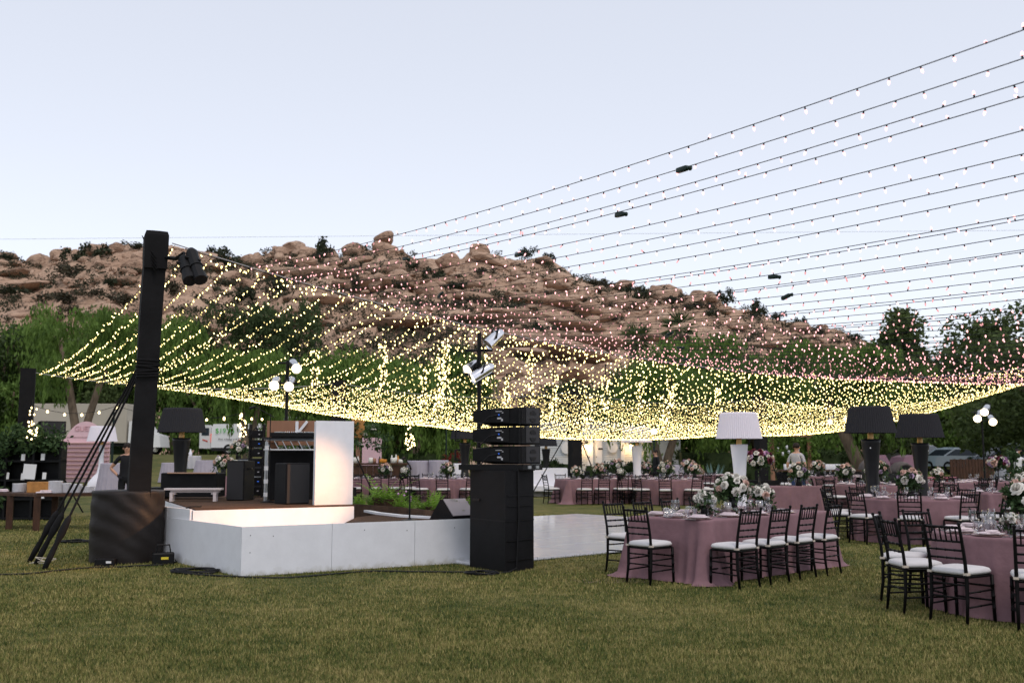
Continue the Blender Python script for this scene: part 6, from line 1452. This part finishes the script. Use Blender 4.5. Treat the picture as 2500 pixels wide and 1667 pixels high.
# ---- pergola, glass racks, ovens
Y = 45; a, b = D(1884, 1066, Y), D(1974, 1066, Y); pg = thing('pergola', 'wooden frame hung with vines and candle jars', 'pergola', (a.x, Y, 0)); L = b.x - a.x; h = a.z
for x in (0, L): MB().box((x, 0, h / 2), (.16, .16, h)).build('post', M_WOODPANEL, pg)
MB().box((L / 2, 0, h + .08), (L + .5, .18, .16)).build('beam', M_WOODPANEL, pg)
gp = [(rnd.uniform(-.3, L + .3), rnd.uniform(-.3, .4), h + rnd.uniform(-.9, .35)) for _ in range(34)]; g_ = obj('vine_foliage', quads_mesh('vine_foliage', leaf_quads(gp, [.26] * 34, 2400, .13, .08, .3, 45), M_LEAF_P), pg); g_['kind'] = 'stuff'
for x, y in ((1899, 1101), (1911, 1112), (1926, 1108), (1938, 1118), (1949, 1104), (1921, 1096), (1939, 1122)):
    q = D(x, y, Y - .1); j = tag(MB().lathe([(.0, 0), (.05, .0), (.055, .14), (.03, .17)], 10).build('candle_jar', M_WHITEGLOSS, loc=q, smooth=True), 'small white candle jar hanging in the vine-covered pergola', 'candle jar', 'hanging candle jars')
    MB().tube([(0, 0, .17), (0, 0, max(.2, h - q.z))], .006, 4).build('cord', M_WIRE, j)
Y = 40; a, b = D(1890, 1146, Y), D(2095, 1146, Y); o = thing('serving_table', 'dark serving table with racks of clear glasses', 'table', (a.x, Y, 0)); L = b.x - a.x
MB().box((L / 2, 0, a.z - .03), (L, .8, .06)).build('table_top', M_DARKWOOD, o); MB().box((L / 2, -.3, a.z / 2 - .04), (L * .98, .04, a.z - .08)).build('front_board', M_BLACKCLOTH, o)
MB().box((L * .83, -.42, a.z - .25), (1.0, .3, .12)).build('linen_tray', M_NAPKIN, o)
RG = MB().lathe([(.04, 0), (.045, .22), (.04, .22)], 10, cap=False).mesh('stacked_glass', mat('frosted_glass', (.62, .62, .64), .25), True)
for cxp, k0 in ((1935, 9), (2035, 10)):
    for k in range(k0):
        for r_ in range(2): tag(obj('stacked_glass', RG, None, (D(cxp - 20 + 42 * k / k0, 1146, Y).x, Y - .15 + .1 * r_, a.z + .002 + .0 * r_)), 'clear glass standing in a rack on the dark serving table', 'glass', 'glasses in the racks')
M_OVEN = mat('oven_render', (.10, .085, .08), .8, var=.2, vscale=4); M_REDCLOTH = mat('red_cover', (.30, .05, .07), .6); M_MAUVECLOTH = mat('mauve_cover', (.30, .17, .22), .6)
for x, Y, rr, l_ in ((2133, 41, .62, 'domed oven with a black arched mouth beside the thick pale trunk'), (2200, 42, .48, 'smaller domed oven with a black mouth under the charcoal lamp')):
    p = D(x, 1150, Y); o = thing('oven', l_, 'oven', (p.x, Y, 0)); zb = p.z - .1
    MB().lathe([(rr, zb), (rr * 1.0, zb + rr * .25), (rr * .86, zb + rr * .65), (rr * .55, zb + rr * .95), (0, zb + rr * 1.08)], 24).build('dome', M_OVEN, o, smooth=True)
    pts = [(rr * .62 * math.cos(R(t_)), zb + .04 + rr * .62 * math.sin(R(t_))) for t_ in range(0, 181, 15)]; v = [(x_, -rr * 1.0, z_) for x_, z_ in pts] + [(x_, -rr * .6, z_) for x_, z_ in pts]; n = len(pts)
    MB().add(v, [tuple(range(n)), tuple(range(2 * n - 1, n - 1, -1))] + [(i, i + n, (i + 1) % n + n, (i + 1) % n) for i in range(n)]).build('mouth', M_RUBBER, o)
    pts2 = [(rr * .72 * math.cos(R(t_)), -rr * 1.02, zb + .04 + rr * .72 * math.sin(R(t_))) for t_ in range(0, 181, 12)]; MB().tube(pts2, .05, 6).build('arch_rim', M_OVEN, o)
    MB().box((0, 0, zb / 2), (rr * 2.1, rr * 2.0, zb)).build('stand', M_DARKTRIM, o)
for x0, x1, yt, yb, Y, m, l_ in ((2140, 2172, 1110, 1150, 43.5, M_MAUVECLOTH, 'mauve covered trailer behind the first domed oven'), (2203, 2243, 1110, 1150, 44, M_REDCLOTH, 'red and mauve covered trailer behind the smaller oven')):
    a, b = D(x0, yb, Y), D(x1, yt, Y); o = thing('trailer', l_, 'trailer', (a.x, Y, 0)); L = b.x - a.x; prof = [(0, .3), (0, 1.2), (L * .2, b.z - .1), (L * .7, b.z), (L, b.z - .35), (L, .3)]
    n = len(prof); v = [(x, 0, z) for x, z in prof] + [(x, 1.6, z) for x, z in prof]; MB().add(v, [tuple(range(n)), tuple(range(2 * n - 1, n - 1, -1))] + [(i, i + n, (i + 1) % n + n, (i + 1) % n) for i in range(n)]).build('cover', M_MAUVECLOTH, o)
    MB().box((L / 2, -.02, .75), (L * .96, .04, .5)).build('side_panel', M_REDCLOTH, o)
    for s in (.2, .8): wheel(o, L * s, .1, .26, .16)
p = G(2285, 1182, .0); a = D(2262, 1166, 33); b = D(2327, 1182, 33); o = thing('chest', 'flat-topped red chest behind the round tables', 'chest', (a.x, 33, 0)); MB().box(((b.x - a.x) / 2, 0, a.z / 2), (b.x - a.x, .6, a.z - .02)).build('body', M_REDCLOTH, o); MB().box(((b.x - a.x) / 2, 0, a.z + .01), (b.x - a.x + .04, .64, .04)).build('lid', mat('pink_lid', (.62, .22, .26), .4), o)
a, b = D(2318, 1121, 46), D(2425, 1121, 46); o = thing('fence', 'dark wooden fence in front of the parked cars', 'fence', (a.x, 46, 0)); L = b.x - a.x
for k in range(14): MB().box((L * (k + .5) / 14, 0, a.z / 2), (L / 14 - .02, .04, a.z + .04 * (k % 2))).build('plank', M_DARKWOOD, o)
for z in (.3, .9): MB().box((L / 2, .05, z), (L, .05, .1)).build('rail', M_DARKWOOD, o)
def lawn_rock(label, x0, x1, yt, Y, k, m): 
    a, b = D(x0, yt, Y), D(x1, yt, Y); w = b.x - a.x; me = BOULD[k].copy(); me.materials.clear(); me.materials.append(m)
    o = obj('boulder', me, None, ((a.x + b.x) / 2, Y, a.z * .35), .6, (w / 2, w / 2.6, a.z * .75)); tag(o, label, 'boulder')
M_GREYROCK = mat('grey_rock', (.20, .21, .23), .9, var=.25, vscale=3, bump=.5, bscale=5)
lawn_rock('big smooth grey boulder on the lawn before the parked cars', 2408, 2478, 1134, 38, 7, M_GREYROCK)
lawn_rock('brown boulder beside the rear post behind the white lamp', 1700, 1730, 1133, 47, 6, M_BOULDER); lawn_rock('second brown boulder right of the rear post behind the white lamp', 1776, 1802, 1134, 47, 8, M_BOULDER)
p = D(1742, 1148, 48); o = thing('agave', 'spiky blue-green agave beside the brown boulder', 'plant', (p.x, 48, 0)); V = []
for k in range(26): a_ = rnd.uniform(0, 6.28); el = rnd.uniform(.3, 1.4); d = Vector((math.cos(a_) * math.cos(el), math.sin(a_) * math.cos(el), math.sin(el))); s = d.cross(Vector((0, 0, 1))).normalized() * .09; V.append([s * .6, d * .6 + s, d * 1.3, d * .6 - s]); V.append([-s * .6, s * .6, d * .6 + s, d * .6 - s])
obj('leaves', quads_mesh('leaves', V, mat('agave_leaf', (.08, .14, .12), .6)), o)
p = D(2474, 1165, 36); o = thing('topiary', 'slim column of climbing ivy near the grey boulder', 'plant', (p.x, 36, 0)); cen = [(rnd.uniform(-.15, .15), rnd.uniform(-.15, .15), rnd.uniform(.2, 1.6)) for _ in range(16)]; obj('foliage', quads_mesh('foliage', leaf_quads(cen, [.17] * 16, 900, .12, .07, .2, 9), M_FLEAF), o); MB().tube([(0, 0, 0), (0, 0, 1.5)], .04, 6).build('stem', M_BARK, o)
for x, yt, Y, w_, l_ in ((1120, 1131, 37, .5, 'rounded white lounge chair behind the round table by the planter'), (1332, 1142, 38, 1.7, 'low white lounge sofa beside the rear post')):
    p = D(x, yt, Y); o = thing('lounge_seat', l_, 'sofa', (p.x, Y, 0)); MB().bevel_box((0, .25, p.z / 2), (w_, .16, p.z), .07).build('backrest', M_WHITEGLOSS, o); MB().bevel_box((0, -.1, .32), (w_, .6, .22), .06).build('seat', M_WHITEGLOSS, o)
    for s in (-1, 1): MB().box((s * (w_ / 2 - .06), -.1, .1), (.05, .5, .2)).build('leg', M_DARKTRIM, o)
# ---- people
M_SKIN = mat('skin', (.50, .28, .19), .55); M_HAIR = mat('dark_hair', (.018, .012, .010), .7); M_GREYTEE = mat('grey_tee', (.42, .41, .44), .9); M_BLACKWEAR = mat('black_clothes', (.012, .012, .014), .85); M_JEANS = mat('blue_jeans', (.03, .05, .12), .85); M_WHITEWEAR = mat('white_top', (.7, .7, .7), .85)
def person(label, x, Y, rz, z0, joints, top, legs, sleeve, scale=1.0, hair=None):
    """joints: offsets for elbows and hands; the figure faces -Y before rotation"""
    p = D(x, 1111, Y); o = thing('person', label, 'person', (p.x, Y, z0), rz, None, scale)
    J = {'pelvis': ((0, 0, .96), .155), 'waist': ((0, .01, 1.10), .145), 'chest': ((0, .01, 1.30), .175), 'upper': ((0, .02, 1.44), .12), 'neck': ((0, .01, 1.52), .058), 'chin': ((0, -.01, 1.58), .066), 'head': ((0, -.015, 1.66), .092), 'crown': ((0, -.0, 1.74), .075)}
    E = [('pelvis', 'waist'), ('waist', 'chest'), ('chest', 'upper'), ('upper', 'neck'), ('neck', 'chin'), ('chin', 'head'), ('head', 'crown')]
    for s, n_ in ((-1, 'l'), (1, 'r')):
        J['sh' + n_] = ((s * .185, .02, 1.43), .062); J['el' + n_] = (joints['el' + n_], .045); J['wr' + n_] = (joints['wr' + n_], .031); d = (Vector(joints['wr' + n_]) - Vector(joints['el' + n_])).normalized(); w = Vector(joints['wr' + n_])
        J['pa' + n_] = (tuple(w + d * .07), .036)
        E += [('upper', 'sh' + n_), ('sh' + n_, 'el' + n_), ('el' + n_, 'wr' + n_), ('wr' + n_, 'pa' + n_)]
        for f in range(5):
            q = Vector(((f - 2) * .016, -.012 if f else .02, 0)); ln = (.05, .085, .095, .09, .07)[f]; J['f%d%s' % (f, n_)] = (tuple(w + d * (.07 + ln * .5) + q * 1.2), .0095); J['g%d%s' % (f, n_)] = (tuple(w + d * (.07 + ln) + q * 1.4 + Vector((0, -.012, 0))), .008); E += [('pa' + n_, 'f%d%s' % (f, n_)), ('f%d%s' % (f, n_), 'g%d%s' % (f, n_))]
        J['hip' + n_] = ((s * .10, 0, .90), .115); J['kn' + n_] = ((s * .11 + joints.get('kx', 0) * s, joints.get('ky' + n_, -.02), .50), .068); J['an' + n_] = ((s * .12, joints.get('ay' + n_, .02), .09), .045); J['to' + n_] = ((s * .13, joints.get('ay' + n_, .02) - .17, .035), .038)
        E += [('pelvis', 'hip' + n_), ('hip' + n_, 'kn' + n_), ('kn' + n_, 'an' + n_), ('an' + n_, 'to' + n_)]
    names = list(J); me = bpy.data.meshes.new('sk'); me.from_pydata([J[n][0] for n in names], [(names.index(a), names.index(b)) for a, b in E], [])
    t = bpy.data.objects.new('sk', me); COL.objects.link(t); m = t.modifiers.new('s', 'SKIN'); m.use_smooth_shade = True
    for n, sv in zip(names, me.skin_vertices[0].data): r_ = J[n][1]; sv.radius = (r_ * (1.15 if n in ('chest', 'waist', 'pelvis') else 1), r_ * (.78 if n in ('chest', 'waist', 'pelvis') else 1)); sv.use_root = n == 'pelvis'
    s_ = t.modifiers.new('u', 'SUBSURF'); s_.levels = 1; s_.render_levels = 1
    dg = bpy.context.evaluated_depsgraph_get(); bme = bpy.data.meshes.new_from_object(t.evaluated_get(dg)); bpy.data.objects.remove(t); bme.materials.clear()
    for q in (M_SKIN, top, legs, M_BLACKWEAR): bme.materials.append(q)
    mi = []
    for pl in bme.polygons:
        c = pl.center; arm = abs(c.x) > .20 and c.z > .7 or c.y < -.22
        if c.z > 1.49 and abs(c.x) < .15: k = 0
        elif c.z < .075: k = 3
        elif c.z < .98 and not arm: k = 2
        elif arm: k = 1 if min((c - Vector(J['sh' + s][0])).length for s in 'lr') < sleeve else 0
        else: k = 1
        mi.append(k)
    bme.polygons.foreach_set('material_index', mi); bme.name = 'body'; b = obj('body', bme, o)
    hb = MB().lathe([(.097, 1.655), (.103, 1.70), (.096, 1.755), (.06, 1.795), (0, 1.805)], 18, (0, .018, 0)); 
    if hair == 'long': hb.lathe([(.06, 1.40), (.085, 1.50), (.10, 1.62), (.09, 1.70)], 14, (0, .05, 0))
    hb.build('hair', M_HAIR, o, smooth=True)
    MB().lathe([(0, -.02), (.013, -.012), (.011, .012), (0, .03)], 8, (0, -.108, 1.655)).build('nose', M_SKIN, o, smooth=True)
    for s in (-1, 1): MB().lathe([(0, -.03), (.016, -.01), (.018, .015), (0, .03)], 8, (s * .097, .0, 1.655)).build('ear', M_SKIN, o, smooth=True); MB().lathe([(0, -.01), (.011, 0), (0, .01)], 8, (s * .034, -.096, 1.675)).build('eye', M_HAIR, o)
    MB().box((0, -.098, 1.60), (.045, .01, .010)).build('mouth', mat('lips', (.36, .14, .12), .5), o)
    return o
REL = {'ell': (-.27, .04, 1.14), 'wrl': (-.27, -.08, .90), 'elr': (.27, .04, 1.14), 'wrr': (.27, -.08, .90)}
person('man in a grey t-shirt and jeans walking with his back turned', 1945, 30, R(140), .12, dict(REL, elr=(.28, .06, 1.14), wrr=(.30, -.10, .92), kyl=-.16, ayl=-.05, kyr=.05, ayr=.18), M_GREYTEE, M_JEANS, .24)
person('man in black standing beside the grey cocktail table', 1600, 45, R(-70), 0, dict(REL, wrr=(.22, -.22, .98)), M_BLACKWEAR, M_BLACKWEAR, .6)
person('man in black looking down beside the pergola', 1866, 46, R(-55), 0, dict(REL, wrl=(-.14, -.28, 1.05), wrr=(.14, -.28, 1.05)), M_BLACKWEAR, M_BLACKWEAR, .6)
person('person in black with hand on hip half behind the tall wrapped post', 311, 25, R(10), .06, dict(ell=(-.40, .08, 1.17), wrl=(-.20, -.06, 1.0), elr=(.40, .08, 1.17), wrr=(.20, -.06, 1.0)), M_BLACKWEAR, M_BLACKWEAR, .2)
person('dark-haired woman with one arm raised near the parked cars', 2484, 40, R(20), .0, dict(ell=(-.36, -.08, 1.55), wrl=(-.16, -.14, 1.66), elr=(.34, -.16, 1.32), wrr=(.12, -.32, 1.36)), M_WHITEWEAR, M_BLACKWEAR, .14, 1.0, 'long')
